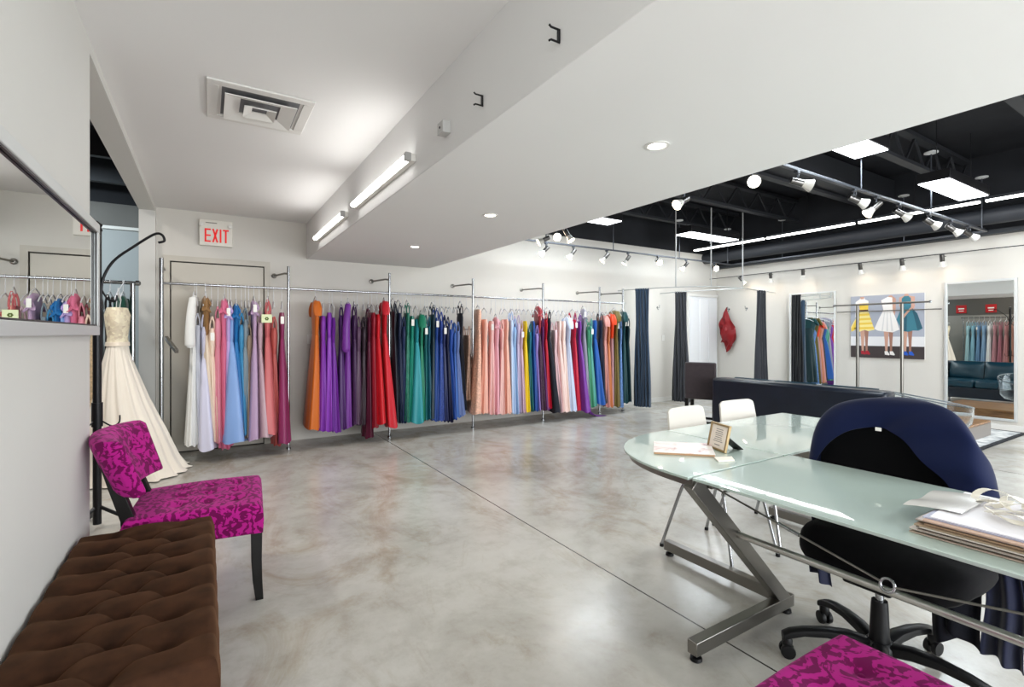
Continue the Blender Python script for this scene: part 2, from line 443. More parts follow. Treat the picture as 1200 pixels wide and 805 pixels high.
# ================================================================== damask slipper chairs
def damask():
    m = mat('magenta_damask_velvet', '#b3127c', .8, spec=.12, sheen=.18); N, L, b = nodes(m)
    b.inputs['Sheen Tint'].default_value = lin('#ff9ad8')
    tc = nn(N, 'ShaderNodeTexCoord')
    n = nn(N, 'ShaderNodeTexNoise'); n.inputs['Scale'].default_value = 15; n.inputs['Detail'].default_value = 3; n.inputs['Distortion'].default_value = 2.6
    w = nn(N, 'ShaderNodeTexWave'); w.inputs['Scale'].default_value = 9; w.inputs['Distortion'].default_value = 12; w.inputs['Detail'].default_value = 2.5; w.inputs['Detail Scale'].default_value = 1.6
    mx = nn(N, 'ShaderNodeMath', operation='ADD'); md = nn(N, 'ShaderNodeMath', operation='MULTIPLY'); md.inputs[1].default_value = .16
    L.new(tc.outputs['Object'], n.inputs['Vector']); L.new(tc.outputs['Object'], w.inputs['Vector'])
    L.new(w.outputs['Fac'], md.inputs[0]); L.new(n.outputs['Fac'], mx.inputs[0]); L.new(md.outputs[0], mx.inputs[1])
    r = ramp(N, [(.555, '#650846'), (.60, '#a81c7c')])
    L.new(mx.outputs[0], r.inputs['Fac']); L.new(r.outputs['Color'], b.inputs['Base Color'])
    bp = nn(N, 'ShaderNodeBump'); bp.inputs['Strength'].default_value = .35; bp.inputs['Distance'].default_value = .003
    L.new(r.outputs['Color'], bp.inputs['Height']); L.new(bp.outputs['Normal'], b.inputs['Normal'])
    return m
DM = damask()
def slipper_chair(loc, rz, label):
    # local: faces +x, seat 0.58 wide (y), 0.56 deep (x)
    t = thing('slipper_chair', label, 'chair', loc, rz)
    x0, x1, hw = -.27, .29, .30
    BT = [(.17, -.15), (.17, 0), (.17, .15), (.05, -.15), (.05, 0), (.05, .15), (-.07, -.15), (-.07, 0), (-.07, .15)]
    def top(x, y):
        h = .470 + .018 * (1 - ((x - .01) / .3) ** 2 * .6 - (y / .3) ** 2 * .6)
        for cx, cy in BT:
            d2 = (x - cx) ** 2 + (y - cy) ** 2
            h -= .017 * math.exp(-d2 / .042 ** 2) + .006 * math.exp(-d2 / .016 ** 2)
        e = min(x - x0, x1 - x, y + hw, hw - y); R = .03
        if e < R: h -= R - math.sqrt(max(0, R * R - (R - e) ** 2))
        return h
    n = 56; mb = MB()
    def wid(x): return lerp(.90, 1., (x - x0) / (x1 - x0))
    def fn(u, v):
        x = lerp(x0, x1, u); y = lerp(-hw, hw, v); return (x, y * wid(x), top(x, y))
    mb.grid(n, n, fn)
    per = [(i / (n - 1), 0) for i in range(n)] + [(1, j / (n - 1)) for j in range(1, n)] + [(i / (n - 1), 1) for i in range(n - 2, -1, -1)] + [(0, j / (n - 1)) for j in range(n - 2, 0, -1)]
    l0 = [fn(*p) for p in per]
    l1 = [(x * 1.0 + (.004 if x > 0 else -.004), y * 1.012, .40) for x, y, z in l0]
    l2 = [(x, y, .335) for x, y, z in l0]
    mb.loops([l0, l1, l2], cap0=False, cap1=True)
    build('seat', mb, DM, t, angle=60)
    for cx, cy in BT:
        build('tuft_button', MB().lathe([(.001, .006), (.007, .005), (.011, .001), (.012, -.004)], (cx, cy * wid(cx), top(cx, cy)), 12), DM, t)
    # curved, reclined back pad
    def bk(u, v, side):
        y = lerp(-.29, .29, u); s = (u - .5) * 2
        z = lerp(.565, .835, v) + .012 * math.cos(PI * s / 2) * (v - .3)
        rec = -.255 - (z - .5) * .34
        x = rec + .075 * s * s - .01
        edge = min(u, 1 - u) * .58; ev = min(v, 1 - v) * .27; R = .045
        def rnd(e): return 0 if e > R else (1 - math.sqrt(max(0, 1 - (1 - e / R) ** 2)))
        th = .055 * (1 - .75 * max(rnd(edge), rnd(ev)))
        if side > 0:
            for cy, cz in ((-.11, .72), (.11, .72)):
                th -= .026 * math.exp(-((y - cy) ** 2 + (z - cz) ** 2) / .045 ** 2)
        # back is waisted towards its lower edge
        return (x + side * th, y * lerp(.86, 1.03, v), z)
    n = 40; mb = MB()
    mb.grid(n, n, lambda u, v: bk(u, v, 1)); mb.grid(n, n, lambda u, v: bk(u, v, -1), flip=True)
    a = [bk(*p, 1) for p in per_n(n)]; b = [bk(*p, -1) for p in per_n(n)]
    mb.loops([a, b], False, False)
    build('backrest', mb, DM, t, angle=70)
    for cy, cz in ((-.11, .72), (.11, .72)):
        p = bk(cy / .58 + .5, (cz - .565) / .27, 1)
        build('tuft_button', MB().lathe([(.001, .008), (.008, .006), (.012, .001), (.013, -.006)], p, 12, axis=(1, 0, .25)), DM, t)
    for s in (-1, 1):
        m = MB()
        pts = [(-.36, s * .19, .80), (-.295, s * .195, .60), (-.25, s * .2, .46), (-.245, s * .2, .34), (-.27, s * .21, .18), (-.33, s * .215, 0)]
        ws = [.03, .05, .056, .05, .045, .036]
        lo = []
        for (x, y, z), w in zip(pts, ws): lo.append([(x - w / 2, y - .02, z), (x + w / 2, y - .02, z), (x + w / 2, y + .02, z), (x - w / 2, y + .02, z)])
        m.loops(lo)
        build('back_leg', m, BLACK_WOOD, t, bevel=.003)
        m = MB(); lo = []
        for z, x, w in ((.345, .262, .05), (.2, .262, .046), (.1, .266, .042), (0, .275, .034)):
            lo.append([(x - w / 2, s * .262 - w / 2, z), (x + w / 2, s * .262 - w / 2, z), (x + w / 2, s * .262 + w / 2, z), (x - w / 2, s * .262 + w / 2, z)])
        m.loops(lo); build('front_leg', m, BLACK_WOOD, t, bevel=.003)
    return t
def per_n(n):
    return [(i / (n - 1), 0) for i in range(n)] + [(1, j / (n - 1)) for j in range(1, n)] + [(i / (n - 1), 1) for i in range(n - 2, -1, -1)] + [(0, j / (n - 1)) for j in range(n - 2, 0, -1)]
slipper_chair((-.035, 2.985, 0), math.radians(-4), 'magenta damask slipper chair with black legs between brown bench and coat stand')
slipper_chair((1.215, .40, 0), math.radians(90), 'magenta damask seat in the foreground in front of the swivel chair base')

# ================================================================== L-shaped glass desk
def desk_glass():
    m = mat('frosted_green_glass', '#cfe2d9', .22, spec=.5, coat=1., coat_r=.02, trans=.22, ior=1.3)
    return m
DG_ = desk_glass()
GE = mat('glass_green_edge', '#dcefe6', .1, spec=.6, trans=.3)
desk = thing('glass_desk', 'L-shaped desk of frosted green glass on a grey steel frame', 'desk', (2.28, 1.28, 0))
zt0, zt1 = .730, .741
build('glass_top', MB().box(1.60, -.32, zt0, 2.285, 1.250, zt1), DG_, desk, world=True, bevel=.002)
build('glass_top', MB().box(2.262, 1.262, zt0, 3.46, 1.945, zt1), DG_, desk, world=True, bevel=.002)
arc = [(2.255 - .665 * math.cos(a), 1.262 + .683 * math.sin(a)) for a in [i / 40 * PI / 2 for i in range(41)]]
# bow the corner plate a little fuller than a circle
cq = [(2.255, 1.262)] + [(2.255 - .665 * math.copysign(abs(math.cos(a)) ** .82, 1), 1.262 + .683 * abs(math.sin(a)) ** .82) for a in [i / 40 * PI / 2 for i in range(41)]]
build('glass_corner', MB().prism(cq, 'z', zt0, zt1), DG_, desk, world=True, bevel=.002)
# steel under-frame
m = MB(); m.bar((1.70, 1.256, .705), (2.27, 1.256, .705), .04, .045); build('cross_rail', m, STEEL, desk, world=True, bevel=.002)
m = MB(); m.bar((2.256, 1.262, .705), (2.256, 1.93, .705), .04, .045); build('cross_rail', m, STEEL, desk, world=True, bevel=.002)
m = MB()
pts = [(2.255 - .64 * abs(math.cos(a)) ** .82, 1.262 + .66 * abs(math.sin(a)) ** .82) for a in [i / 40 * PI / 2 for i in range(41)]]
pin = [(2.255 - .625 * abs(math.cos(a)) ** .82, 1.262 + .645 * abs(math.sin(a)) ** .82) for a in [i / 40 * PI / 2 for i in range(41)]]
lo = [[(x, y, .700), (x, y, .728), (u, v, .728), (u, v, .700)] for (x, y), (u, v) in zip(pts, pin)]
m.loops(lo); build('curved_rim', m, STEEL, desk, world=True)
def zleg(xt, xb, y, parent):
    w, h = .045, .062
    m = MB(); m.bar((xb, y, .055), (xt, y, .715), w, h); m.box(xt + .05, y - w / 2, .69, xb - .05, y + w / 2, .727)
    build('leg', m, STEEL, parent, world=True, bevel=.003)
zleg(1.625, 2.285, 1.275, desk)
m = MB(); m.box(1.63, 1.252, .03, 2.33, 1.298, .085); build('foot_bar', m, STEEL, desk, world=True, bevel=.003)
m = MB(); m.box(2.285, 1.298, .03, 2.33, 1.985, .085); build('foot_bar', m, STEEL, desk, world=True, bevel=.003)
def pad(x, y):
    build('levelling_foot', MB().lathe([(.02, 0), (.024, .004), (.022, .016), (.01, .02), (.009, .034)], (x, y, 0), 16), BLACK_PLASTIC, desk, world=True)
pad(1.655, 1.275); pad(2.30, 1.275); pad(2.307, 1.96)
# far end supports (other ends of the two arms)
m = MB(); m.bar((2.285, -.24, .055), (1.625, -.24, .70), .045, .062); m.box(1.605, -.262, .685, 2.25, -.218, .727); build('leg', m, STEEL, desk, world=True, bevel=.003)
m = MB(); m.box(1.63, -.262, .03, 2.33, -.218, .085); build('foot_bar', m, STEEL, desk, world=True, bevel=.003)
pad(1.655, -.24); pad(2.30, -.24)
m = MB(); m.bar((3.38, 1.29, .055), (3.38, 1.93, .70), .045, .062); m.box(3.358, 1.27, .685, 3.402, 1.93, .727); build('leg', m, STEEL, desk, world=True, bevel=.003)
m = MB(); m.box(3.358, 1.27, .03, 3.402, 1.985, .085); build('foot_bar', m, STEEL, desk, world=True, bevel=.003)
pad(3.38, 1.30); pad(3.38, 1.96)
# stretcher tube, ring and bracing cables
ST = mat('satin_aluminium', '#c6c4c0', .28, 1.)
build('stretcher_tube', MB().tube([(1.90, 1.26, .455), (1.90, -.24, .455)], .0135, 16), ST, desk, world=True)
ringc = Vector((1.885, .715, .480))
build('ring', MB().tube([ringc + Vector((.006 * math.sin(a), .020 * math.cos(a), .020 * math.sin(a))) for a in [i * 2 * PI / 24 for i in range(24)]], .0048, 10, True), CHROME, desk, world=True)
for a, b in (((1.93, 1.38, .61), ringc + Vector((0, .019, .006))), ((1.90, -.24, .66), ringc + Vector((0, -.019, 0)))):
    build('bracing_cable', MB().tube([a, b], .0042, 8), STEEL, desk, world=True)
    p = Vector(a).lerp(Vector(b), .45); q = Vector(a).lerp(Vector(b), .58)
    build('turnbuckle', MB().tube([p, q], .0068, 10), CHROME, desk, world=True)

# ================================================================== things on the desk
zd = .742
def flat(name, pts, z0, th, m, label, cat, group=None, parent=None):
    o = build(name, MB().prism(pts, 'z', z0, z0 + th), m, None)
    return tag(o, label, cat, group)
def magazine_mat():
    m = mat('brochure_cover', '#f3eeea', .3, coat=.6); N, L, b = nodes(m)
    tc = nn(N, 'ShaderNodeTexCoord'); n = nn(N, 'ShaderNodeTexNoise'); n.inputs['Scale'].default_value = 11; n.inputs['Detail'].default_value = 3; n.inputs['Distortion'].default_value = 1.
    r = ramp(N, [(.52, '#f2efed'), (.60, '#ead2ce'), (.67, '#b9878c'), (.72, '#6d5a63')])
    L.new(tc.outputs['Object'], n.inputs['Vector']); L.new(n.outputs['Fac'], r.inputs['Fac']); L.new(r.outputs['Color'], b.inputs['Base Color']); return m
mg = thing('brochure', 'thin brochure with pink and white cover lying on curved desk corner', 'brochure', (1.95, 1.57, zd))
mp = [(1.762, 1.590), (1.955, 1.402), (2.135, 1.560), (1.935, 1.745)]
build('pages', MB().prism([(lerp(1.945, x, .985), lerp(1.57, y, .985)) for x, y in mp], 'z', zd, zd + .009), mat('brochure_pages', '#b78f6c', .6), mg, world=True)
build('cover', MB().prism(mp, 'z', zd + .009, zd + .0112), magazine_mat(), mg, world=True)
# gilded photo frame
pf = thing('picture_frame', 'small gold photo frame with a printed card standing on the desk', 'picture frame', (2.07, 1.475, zd))
A = Vector((2.105, 1.555, zd)); B = Vector((2.055, 1.420, zd)); dirv = (B - A).normalized(); nrm = Vector((-.9, .33, 0)).normalized(); upv = (Vector((0, 0, 1)) - nrm * .22).normalized()
GOLD = mat('antique_gold', '#a68f68', .4, .4)
W = (B - A).length; Hh = .128
def fr(u, w, d=0.): return A + dirv * (u * W) + upv * (w * Hh) + nrm * d
m = MB()
for (u0, w0), (u1, w1) in (((0, .04), (1, .04)), ((0, .96), (1, .96)), ((.04, 0), (.04, 1)), ((.96, 0), (.96, 1))):
    m.bar(fr(u0, w0), fr(u1, w1), .010, .013, up=nrm)
build('frame', m, GOLD, pf, world=True, bevel=.002)
build('card', MB().add([fr(.05, .04, .001), fr(.95, .04, .001), fr(.95, .96, .001), fr(.05, .96, .001), fr(.05, .04, -.003), fr(.95, .04, -.003), fr(.95, .96, -.003), fr(.05, .96, -.003)],
      [(0, 1, 2, 3), (7, 6, 5, 4), (0, 4, 5, 1), (1, 5, 6, 2), (2, 6, 7, 3), (3, 7, 4, 0)]), mat('cream_card', '#efe6da', .6), pf, world=True)
m = MB(); random.seed(4)
for k in range(7):
    w_ = .78 - k * .075; l = .16 + .1 * random.random()
    m.bar(fr(.5 - l, w_, .0018), fr(.5 + l, w_, .0018), .0028, .0006, up=nrm)
m.bar(fr(.36, .2, .0018), fr(.64, .2, .0018), .004, .0006, up=nrm)
build('printed_lines', m, mat('grey_print', '#8d8780', .7), pf, world=True)
e0 = fr(.5, .62, -.004); e1 = Vector((2.175, 1.43, zd))
m = MB(); m.bar(e0, e1, .05, .003, up=nrm, w2=.062); build('easel_back', m, BLACK_PLASTIC, pf, world=True)
# small white card
c0 = thing('business_card', 'small cream card lying beside the gold photo frame on the desk', 'card', (1.965, 1.36, zd))
bp_ = [(1.935, 1.395), (1.895, 1.335), (1.968, 1.300), (2.018, 1.350)]
build('card_stack', MB().prism([(1.93, 1.392), (1.886, 1.338), (1.962, 1.312), (2.01, 1.358)], 'z', zd, zd + .006), mat('cream_card', '#efe6da', .6), c0, world=True, bevel=.001)
# pile of sheets and boards
random.seed(11)
cols = ['#b9a595', '#8d8079', '#d8cfc6', '#a6978c', '#877b74', '#cfc4ba', '#a18c74', '#c4a98a', '#b7a9a0', '#d3c9c4', '#c7a893']
z = zd
sheet_labels = ['lowest taupe board of the stack of paper on the glass desk', None, 'pale board third from the bottom of the paper stack on the desk']
for i, c in enumerate(cols):
    th = .0038; ox = random.uniform(-.012, .012); oy = random.uniform(-.012, .012) - (.03 if i < 3 else 0) * 0
    X0, X1, Y0, Y1 = 1.685 + ox, 2.03 + ox, .12 + oy, .585 + oy - (.0 if i < 3 else .02)
    o = build('paper_board', MB().box(X0, Y0, z, X1, Y1, z + th), mat('board_' + c[1:], c, .6), None)
    tag(o, 'taupe and brown card boards in the middle of the paper stack on the desk' if i > 0 else 'lowest taupe card board of the paper stack on the desk', 'paper', 'card boards in the paper stack' if i > 0 else None)
    z += th + .0004
for k, (lab, c, pts) in enumerate((
    ('white sheet with a blue-grey edge lying high on the paper stack', '#aeb0c4', [(1.70, .11), (2.03, .11), (2.04, .565), (1.695, .56)]),
    ('topmost bright white sheet of the paper stack under the ribbon', '#eceaee', [(1.71, .10), (2.05, .12), (2.06, .57), (1.70, .545)]))):
    flat('paper_sheet', pts, z, .003, mat('sheet_' + c[1:], c, .45), lab, 'paper'); z += .0034
pl = thing('plastic_sleeve', 'clear plastic sleeve sticking out of the far side of the paper stack', 'plastic sleeve', (1.9, .57, z))
PLS = mat('clear_plastic_sleeve', '#f0eee8', .2, trans=.3, ior=1.3)
def slv(u, v):
    x = lerp(1.78, 2.02, u); y = lerp(.50, .635, v)
    return (x, y, z + .002 + .010 * math.sin(u * 9) * v * .4 - .014 * v * v + .004)
build('sheet', MB().grid(14, 8, slv, .0012), PLS, pl, world=True)
# crumpled lace ribbon
rb = thing('lace_ribbon', 'crumpled cream lace ribbon lying on top of the white paper stack', 'ribbon', (1.88, .40, z))
LACE = mat('cream_lace', '#e9e4d6', .7, sheen=.4)
random.seed(23)
for q in range(10):
    cx0, cy0 = 1.86 + random.uniform(-.05, .1), .36 + random.uniform(-.08, .1)
    ph = random.uniform(0, 6.28); ln = random.uniform(.6, 1.)
    path = []
    for i in range(26):
        t = i / 25; a = ph + t * 5.2 * ln
        path.append(Vector((cx0 + .075 * math.cos(a) * (1 - .35 * t), cy0 + .085 * math.sin(a * 1.1) * (1 - .2 * t), z + .006 + .014 * (1 + math.sin(a * 2.3 + q)))))
    def rbf(u, v, path=path, q=q):
        i = min(int(u * 25), 24); p = path[i].lerp(path[i + 1], u * 25 - i); d = (path[i + 1] - path[i]).normalized()
        s = Vector((-d.y, d.x, .5 * math.sin(u * 14 + q))).normalized()
        pz = p + s * (v - .5) * .018; pz.z = max(pz.z, z + .002); return pz
    build('ribbon_loop', MB().grid(52, 4, rbf, .0012), LACE, rb, world=True)

# ================================================================== swivel chair with a navy garment
oc = thing('office_chair', 'black swivel chair on a five-star base with a garment over its back', 'chair', (2.20, .86, 0))
CH = mottled('black_upholstery', '#0b0a0c', '#0f0e11', 30, .85, .3, 400, sheen=.03, spec=.15)
SEATX0, SEATX1, SY0, SY1 = 1.995, 2.43, .545, 1.115
def seat_loop(z, sx, sy, dx=0):
    out = []; c = ((SEATX0 + SEATX1) / 2 + dx, (SY0 + SY1) / 2)
    for i in range(64):
        t = i * 2 * PI / 64; p = 2 / 3.4
        out.append((c[0] + (SEATX1 - SEATX0) / 2 * sx * math.copysign(abs(math.cos(t)) ** p, math.cos(t)),
                    c[1] + (SY1 - SY0) / 2 * sy * math.copysign(abs(math.sin(t)) ** p, math.sin(t)), z))
    return out
def waterfall(l):
    return [(x, y, z - .05 * (1 - smoothstep(1.99, 2.12, x))) for x, y, z in l]
m = MB().loops([waterfall(l) for l in (seat_loop(.445, .70, .72), seat_loop(.437, .88, .9), seat_loop(.446, .97, .98), seat_loop(.46, 1.0, 1.0), seat_loop(.49, .985, .985), seat_loop(.51, .93, .94), seat_loop(.52, .8, .82), seat_loop(.523, .4, .4))])
build('seat', m, CH, oc, world=True, angle=60)
# back pad
def outl(n, s=1., pts=None):
    p = spline([(0, y, zz) for y, zz in pts], n); return [(q.y, q.z) for q in p]
SIL = [(1.165, .56), (1.17, .72), (1.160, .86), (1.11, .945), (1.03, .985), (.90, 1.005), (.77, .99), (.69, .93), (.645, .83), (.625, .70), (.63, .56)]
po = outl(60, 1., SIL); c_ = (.9, .75)
lo = []
for xx, s in ((2.425, .90), (2.418, .96), (2.43, .99), (2.455, 1.0), (2.48, .98), (2.49, .92)):
    lo.append([(xx - .06 * ((y - .9) / .28) ** 2, c_[0] + (y - c_[0]) * s * .965, c_[1] + (zz - c_[1]) * s * .94) for y, zz in po])
m = MB().loops(lo); build('backrest', m, mat('black_chair_mesh', '#08080a', .9, spec=.1), oc, world=True, angle=60)
m = MB().tube(spline([(2.33, .88, .40), (2.46, .88, .41), (2.50, .88, .55), (2.50, .88, .75)], 14), .022, 10); build('back_bracket', m, BLACK_PLASTIC, oc, world=True)
m = MB().box(2.08, .78, .345, 2.32, .94, .445); build('seat_mechanism', m, BLACK_PLASTIC, oc, world=True, bevel=.01)
m = MB().cyl((2.20, .86, .24), .0145, .11, 16); build('gas_piston', m, CHROME, oc, world=True)
m = MB().lathe([(.035, .085), (.040, .10), (.033, .14), (.028, .26), (.026, .275)], (2.20, .86, 0), 20); build('column_sleeve', m, BLACK_PLASTIC, oc, world=True)
m = MB().lathe([(.05, .065), (.056, .08), (.054, .11), (.04, .125)], (2.20, .86, 0), 20); build('hub', m, BLACK_PLASTIC, oc, world=True)
for k in range(5):
    a = math.radians(133 - 72 * k - 1); d = Vector((math.cos(a), math.sin(a), 0)); sd = Vector((-d.y, d.x, 0)); c = Vector((2.20, .86, 0))
    lo = []
    for r, z_, w_, h_ in ((.03, .10, .055, .045), (.1, .118, .05, .045), (.18, .122, .046, .036), (.26, .112, .044, .032), (.31, .096, .046, .034), (.335, .082, .046, .03)):
        p = c + d * r + Vector((0, 0, z_)); l = []
        for j in range(12):
            t = 2 * PI * j / 12
            l.append(p + sd * (w_ / 2) * math.copysign(abs(math.cos(t)) ** .6, math.cos(t)) + Vector((0, 0, h_ / 2 * math.copysign(abs(math.sin(t)) ** .6, math.sin(t)))))
        lo.append(l)
    arm = build('base_arm', MB().loops(lo), BLACK_PLASTIC, oc, world=True)
    cp = c + d * .318
    for s in (-1, 1):
        m = MB().lathe([(.012, -.009), (.026, -.008), (.028, 0), (.026, .008), (.012, .009)], cp + sd * s * .015 + Vector((0, 0, .028)), 20, axis=sd); build('caster_wheel', m, BLACK_PLASTIC, arm, world=True)
    m = MB().lathe([(.010, .03), (.018, .04), (.02, .07), (.012, .085)], cp, 12); build('caster_hood', m, BLACK_PLASTIC, arm, world=True)
# garment: navy dress hung over the backrest
NAVY = mat('navy_crepe', '#051134', .78, spec=.15, sheen=.12)
gm = thing('navy_garment', 'dark navy dress draped over the back of the swivel chair', 'dress', (2.46, .9, 0))
SIL2 = [(1.205, .50), (1.208, .70), (1.190, .87), (1.135, .965), (1.04, 1.012), (.90, 1.032), (.76, 1.018), (.665, .955), (.61, .85), (.57, .73), (.535, .57)]
INN = [(1.182, .50), (1.180, .66), (1.125, .79), (1.06, .865), (.985, .90), (.93, .905), (.875, .89), (.80, .83), (.705, .745), (.645, .66), (.605, .55)]
OUTB = [(1.16, .46), (1.17, .62), (1.14, .74), (1.09, .80), (1.0, .82), (.90, .80), (.80, .79), (.70, .74), (.65, .66), (.62, .58), (.60, .50)]
s2, s1, s3 = spline([(0, *p) for p in SIL2], 90), spline([(0, *p) for p in INN], 90), spline([(0, *p) for p in OUTB], 90)
def drape(u, v):
    i = min(int(u * 89 + .5), 89); a, b, c = s1[i], s2[i], s3[i]
    cur = -.06 * ((b.y - .9) / .28) ** 2
    if v < .5:
        t = v / .5; k = math.sin(t * PI / 2)
        x = 2.398 + .072 * (1 - math.cos(t * PI / 2)); y = lerp(a.y, b.y, k); zz = lerp(a.z, b.z, k)
    else:
        t = (v - .5) / .5; k = 1 - math.cos(t * PI / 2)
        x = 2.47 + .06 * math.sin(t * PI / 2); y = lerp(b.y, c.y, k); zz = lerp(b.z, c.z, k)
    wr = .006 * math.sin(u * 19 + v * 7) * math.sin(v * PI) + .004 * math.sin(u * 41 - v * 13)
    wr *= smoothstep(.35, .8, u) * 1.6 + .25
    return (x + cur + wr, y, zz + wr * .4)
build('bodice', MB().grid(90, 26, drape, .004), NAVY, gm, world=True, angle=80)
m = MB().box(2.385, .928, .893, 2.392, .948, .907); lb = build('neck_label', m, TAGW, gm, world=True, label='small white label at the neckline')
SHEER = mat('navy_chiffon', '#0b1230', .7, spec=.2, sheen=.3, alpha=.93)
def panel(name, y0, y1, zt_, zb, x, wav, ph, m_, hem=0.):
    def fn(u, v):
        y = lerp(y0, y1, u); y = (y - (y0 + y1) / 2) * lerp(.85, 1.08, v) + (y0 + y1) / 2
        zz = lerp(zt_, zb + hem * (u - .5), v)
        return (x + .018 * math.sin(u * wav + ph) * (.4 + v) + .02 * v, y + .006 * math.sin(v * 8 + ph), zz)
    build(name, MB().grid(26, 20, fn, .003), m_, gm, world=True, angle=80)
BLK = fabric('#0a0b14', 'chiffon')
panel('sleeve', .640, .74, .62, .13, 2.44, 6, .5, BLK, .06)
panel('sleeve', .70, .775, .58, .10, 2.44, 5, 1.5, BLK, -.05)
panel('skirt_flounce', .53, .63, .60, .085, 2.47, 11, .2, SHEER, .03)
panel('skirt_flounce', .48, .55, .60, .30, 2.50, 9, 2.2, SHEER, -.05)
panel('skirt_flounce', 1.165, 1.235, .55, .14, 2.44, 9, 1.2, SHEER, .05)
panel('skirt_back', .56, 1.16, .70, .36, 2.53, 30, .2, BLK)

# ================================================================== white shell chairs
WS = mat('white_shell', '#cfcac1', .45)
def shell_chair(loc, rz, label):
    t = thing('shell_chair', label, 'chair', loc, rz, None)   # faces -y
    hw = .19
    prof = spline([(0, -.21, .435), (0, -.05, .425), (0, .10, .43), (0, .175, .465), (0, .205, .55), (0, .225, .70), (0, .245, .835)], 40)
    def fn(u, v):
        p = prof[min(int(v * 39 + .5), 39)]; s = (u - .5) * 2
        w_ = hw * (1 - .10 * smoothstep(.75, 1., v) * (1 if abs(s) > .0 else 1) * .8) * (1 - .03 * smoothstep(0, .2, .2 - v))
        cur = .02 * s * s
        top = -.018 * smoothstep(.93, 1., v) * max(0, (abs(s) - .72) / .28) ** 2
        return (s * w_, p.y - cur * smoothstep(.5, .8, v), p.z + cur * (1 - smoothstep(.4, .7, v)) + top)
    build('seat_shell', MB().grid(28, 40, fn, .010), WS, t, angle=70)
    for sx in (-1, 1):
        for sy, yy, yf in ((-1, -.14, -.235), (1, .10, .235)):
            p = spline([(sx * .10, yy, .418), (sx * .165, yy, .412), (sx * .185, lerp(yy, yf, .2), .36), (sx * .225, yf, .012)], 16)
            build('leg', MB().tube(p, .0095, 10), CHROME, t)
            build('foot_cap', MB().cyl((sx * .225, yf, 0), .0125, .018, 10), BLACK_PLASTIC, t)
    return t
shell_chair((2.60, 1.845, 0), math.radians(2), 'white shell chair with chrome legs at the desk, nearer the round corner')
shell_chair((3.14, 1.865, 0), math.radians(-3), 'white shell chair with chrome legs at the desk, in front of the dark sofa')

# ================================================================== sofa, seen from behind
SF = mottled('dark_navy_leather', '#101722', '#141c29', 6, .32, .1, 120, spec=.5)
SFT = mat('teal_leather', '#0c3646', .28, spec=.6)
def bevel_box(x0, y0, z0, x1, y1, z1, r): return MB().box(x0, y0, z0, x1, y1, z1), r
so = thing('sofa', 'long dark leather sofa seen from behind in front of the mirrors', 'sofa', (5.75, 2.95, 0))
SX, SYA, SYB = 5.30, 2.02, 3.86
build('back', MB().box(SX, SYA, .09, SX + .22, SYB, .76), SF, so, world=True, bevel=.035)
build('base', MB().box(SX + .20, SYA + .02, .10, SX + .86, SYB - .02, .30), SF, so, world=True, bevel=.02)
n3 = (SYB - SYA - .3) / 3
for k in range(3):
    y0 = SYA + .15 + k * n3
    build('seat_cushion', MB().box(SX + .22, y0 + .004, .30, SX + .88, y0 + n3 - .004, .44), SFT, so, world=True, bevel=.035)
    m = MB()
    def cf(u, v, y0=y0):
        return (SX + .22 + .13 + .045 * math.sin(PI * u) ** .5 * math.sin(PI * min(1, v * 1.02)) ** .5 - .09 * v, y0 + .006 + (n3 - .012) * u, .43 + .335 * v)
    m.grid(16, 12, cf, .10); build('back_cushion', m, SFT, so, world=True)
for y in (SYA, SYB - .15):
    build('arm', MB().box(SX + .02, y, .10, SX + .86, y + .15, .56), SF, so, world=True, bevel=.04)
for x in (SX + .06, SX + .8):
    for y in (SYA + .08, SYB - .08): build('foot', MB().cyl((x, y, 0), .02, .10, 12), CHROME, so, world=True)

# ================================================================== high-backed dining stool
stl = thing('bar_stool', 'dark brown upholstered high-back stool beside the end of the sofa', 'stool', (5.66, 4.25, 0), math.radians(27))
UP = mottled('dark_brown_upholstery', '#2f2629', '#362c2e', 20, .8, .2, 300, sheen=.3)
# local axes: faces +x
def lb_(x, y, z_, *_): return (x, y, z_)
build('backrest', MB().box(-.22, -.195, .50, -.155, .195, .925), UP, stl, bevel=.02)
build('seat', MB().box(-.22, -.195, .44, .20, .195, .535), UP, stl, bevel=.025)
for x, y in ((-.19, -.17), (-.19, .17), (.17, -.17), (.17, .17)):
    build('leg', MB().bar((x, y, .45), (x * 1.06, y, 0), .045, .045, w2=.036, h2=.036), BLACK_WOOD, stl)
for y in (-.17, .17): build('stretcher', MB().bar((-.19, y, .24), (.17, y, .24), .02, .03), BLACK_WOOD, stl)
for x in (-.19, .17): build('stretcher', MB().bar((x, -.17, .14), (x, .17, .14), .02, .03), BLACK_WOOD, stl)

# ================================================================== rug, platform, acrylic chair
def rug_mat():
    m = mat('mottled_rug_pile', '#cfd2d3', .95, spec=.1, sheen=.3); N, L, b = nodes(m)
    tc = nn(N, 'ShaderNodeTexCoord'); v = nn(N, 'ShaderNodeTexVoronoi'); v.inputs['Scale'].default_value = 14
    n = nn(N, 'ShaderNodeTexNoise'); n.inputs['Scale'].default_value = 9; n.inputs['Detail'].default_value = 8
    L.new(tc.outputs['Object'], v.inputs['Vector']); L.new(tc.outputs['Object'], n.inputs['Vector'])
    r = ramp(N, [(.35, '#8f969b'), (.5, '#c7cbcd'), (.62, '#e6e7e6')]); L.new(n.outputs['Fac'], r.inputs['Fac']); L.new(r.outputs['Color'], b.inputs['Base Color'])
    bp = nn(N, 'ShaderNodeBump'); bp.inputs['Strength'].default_value = .8; bp.inputs['Distance'].default_value = .01
    L.new(n.outputs['Fac'], bp.inputs['Height']); L.new(bp.outputs['Normal'], b.inputs['Normal']); return m
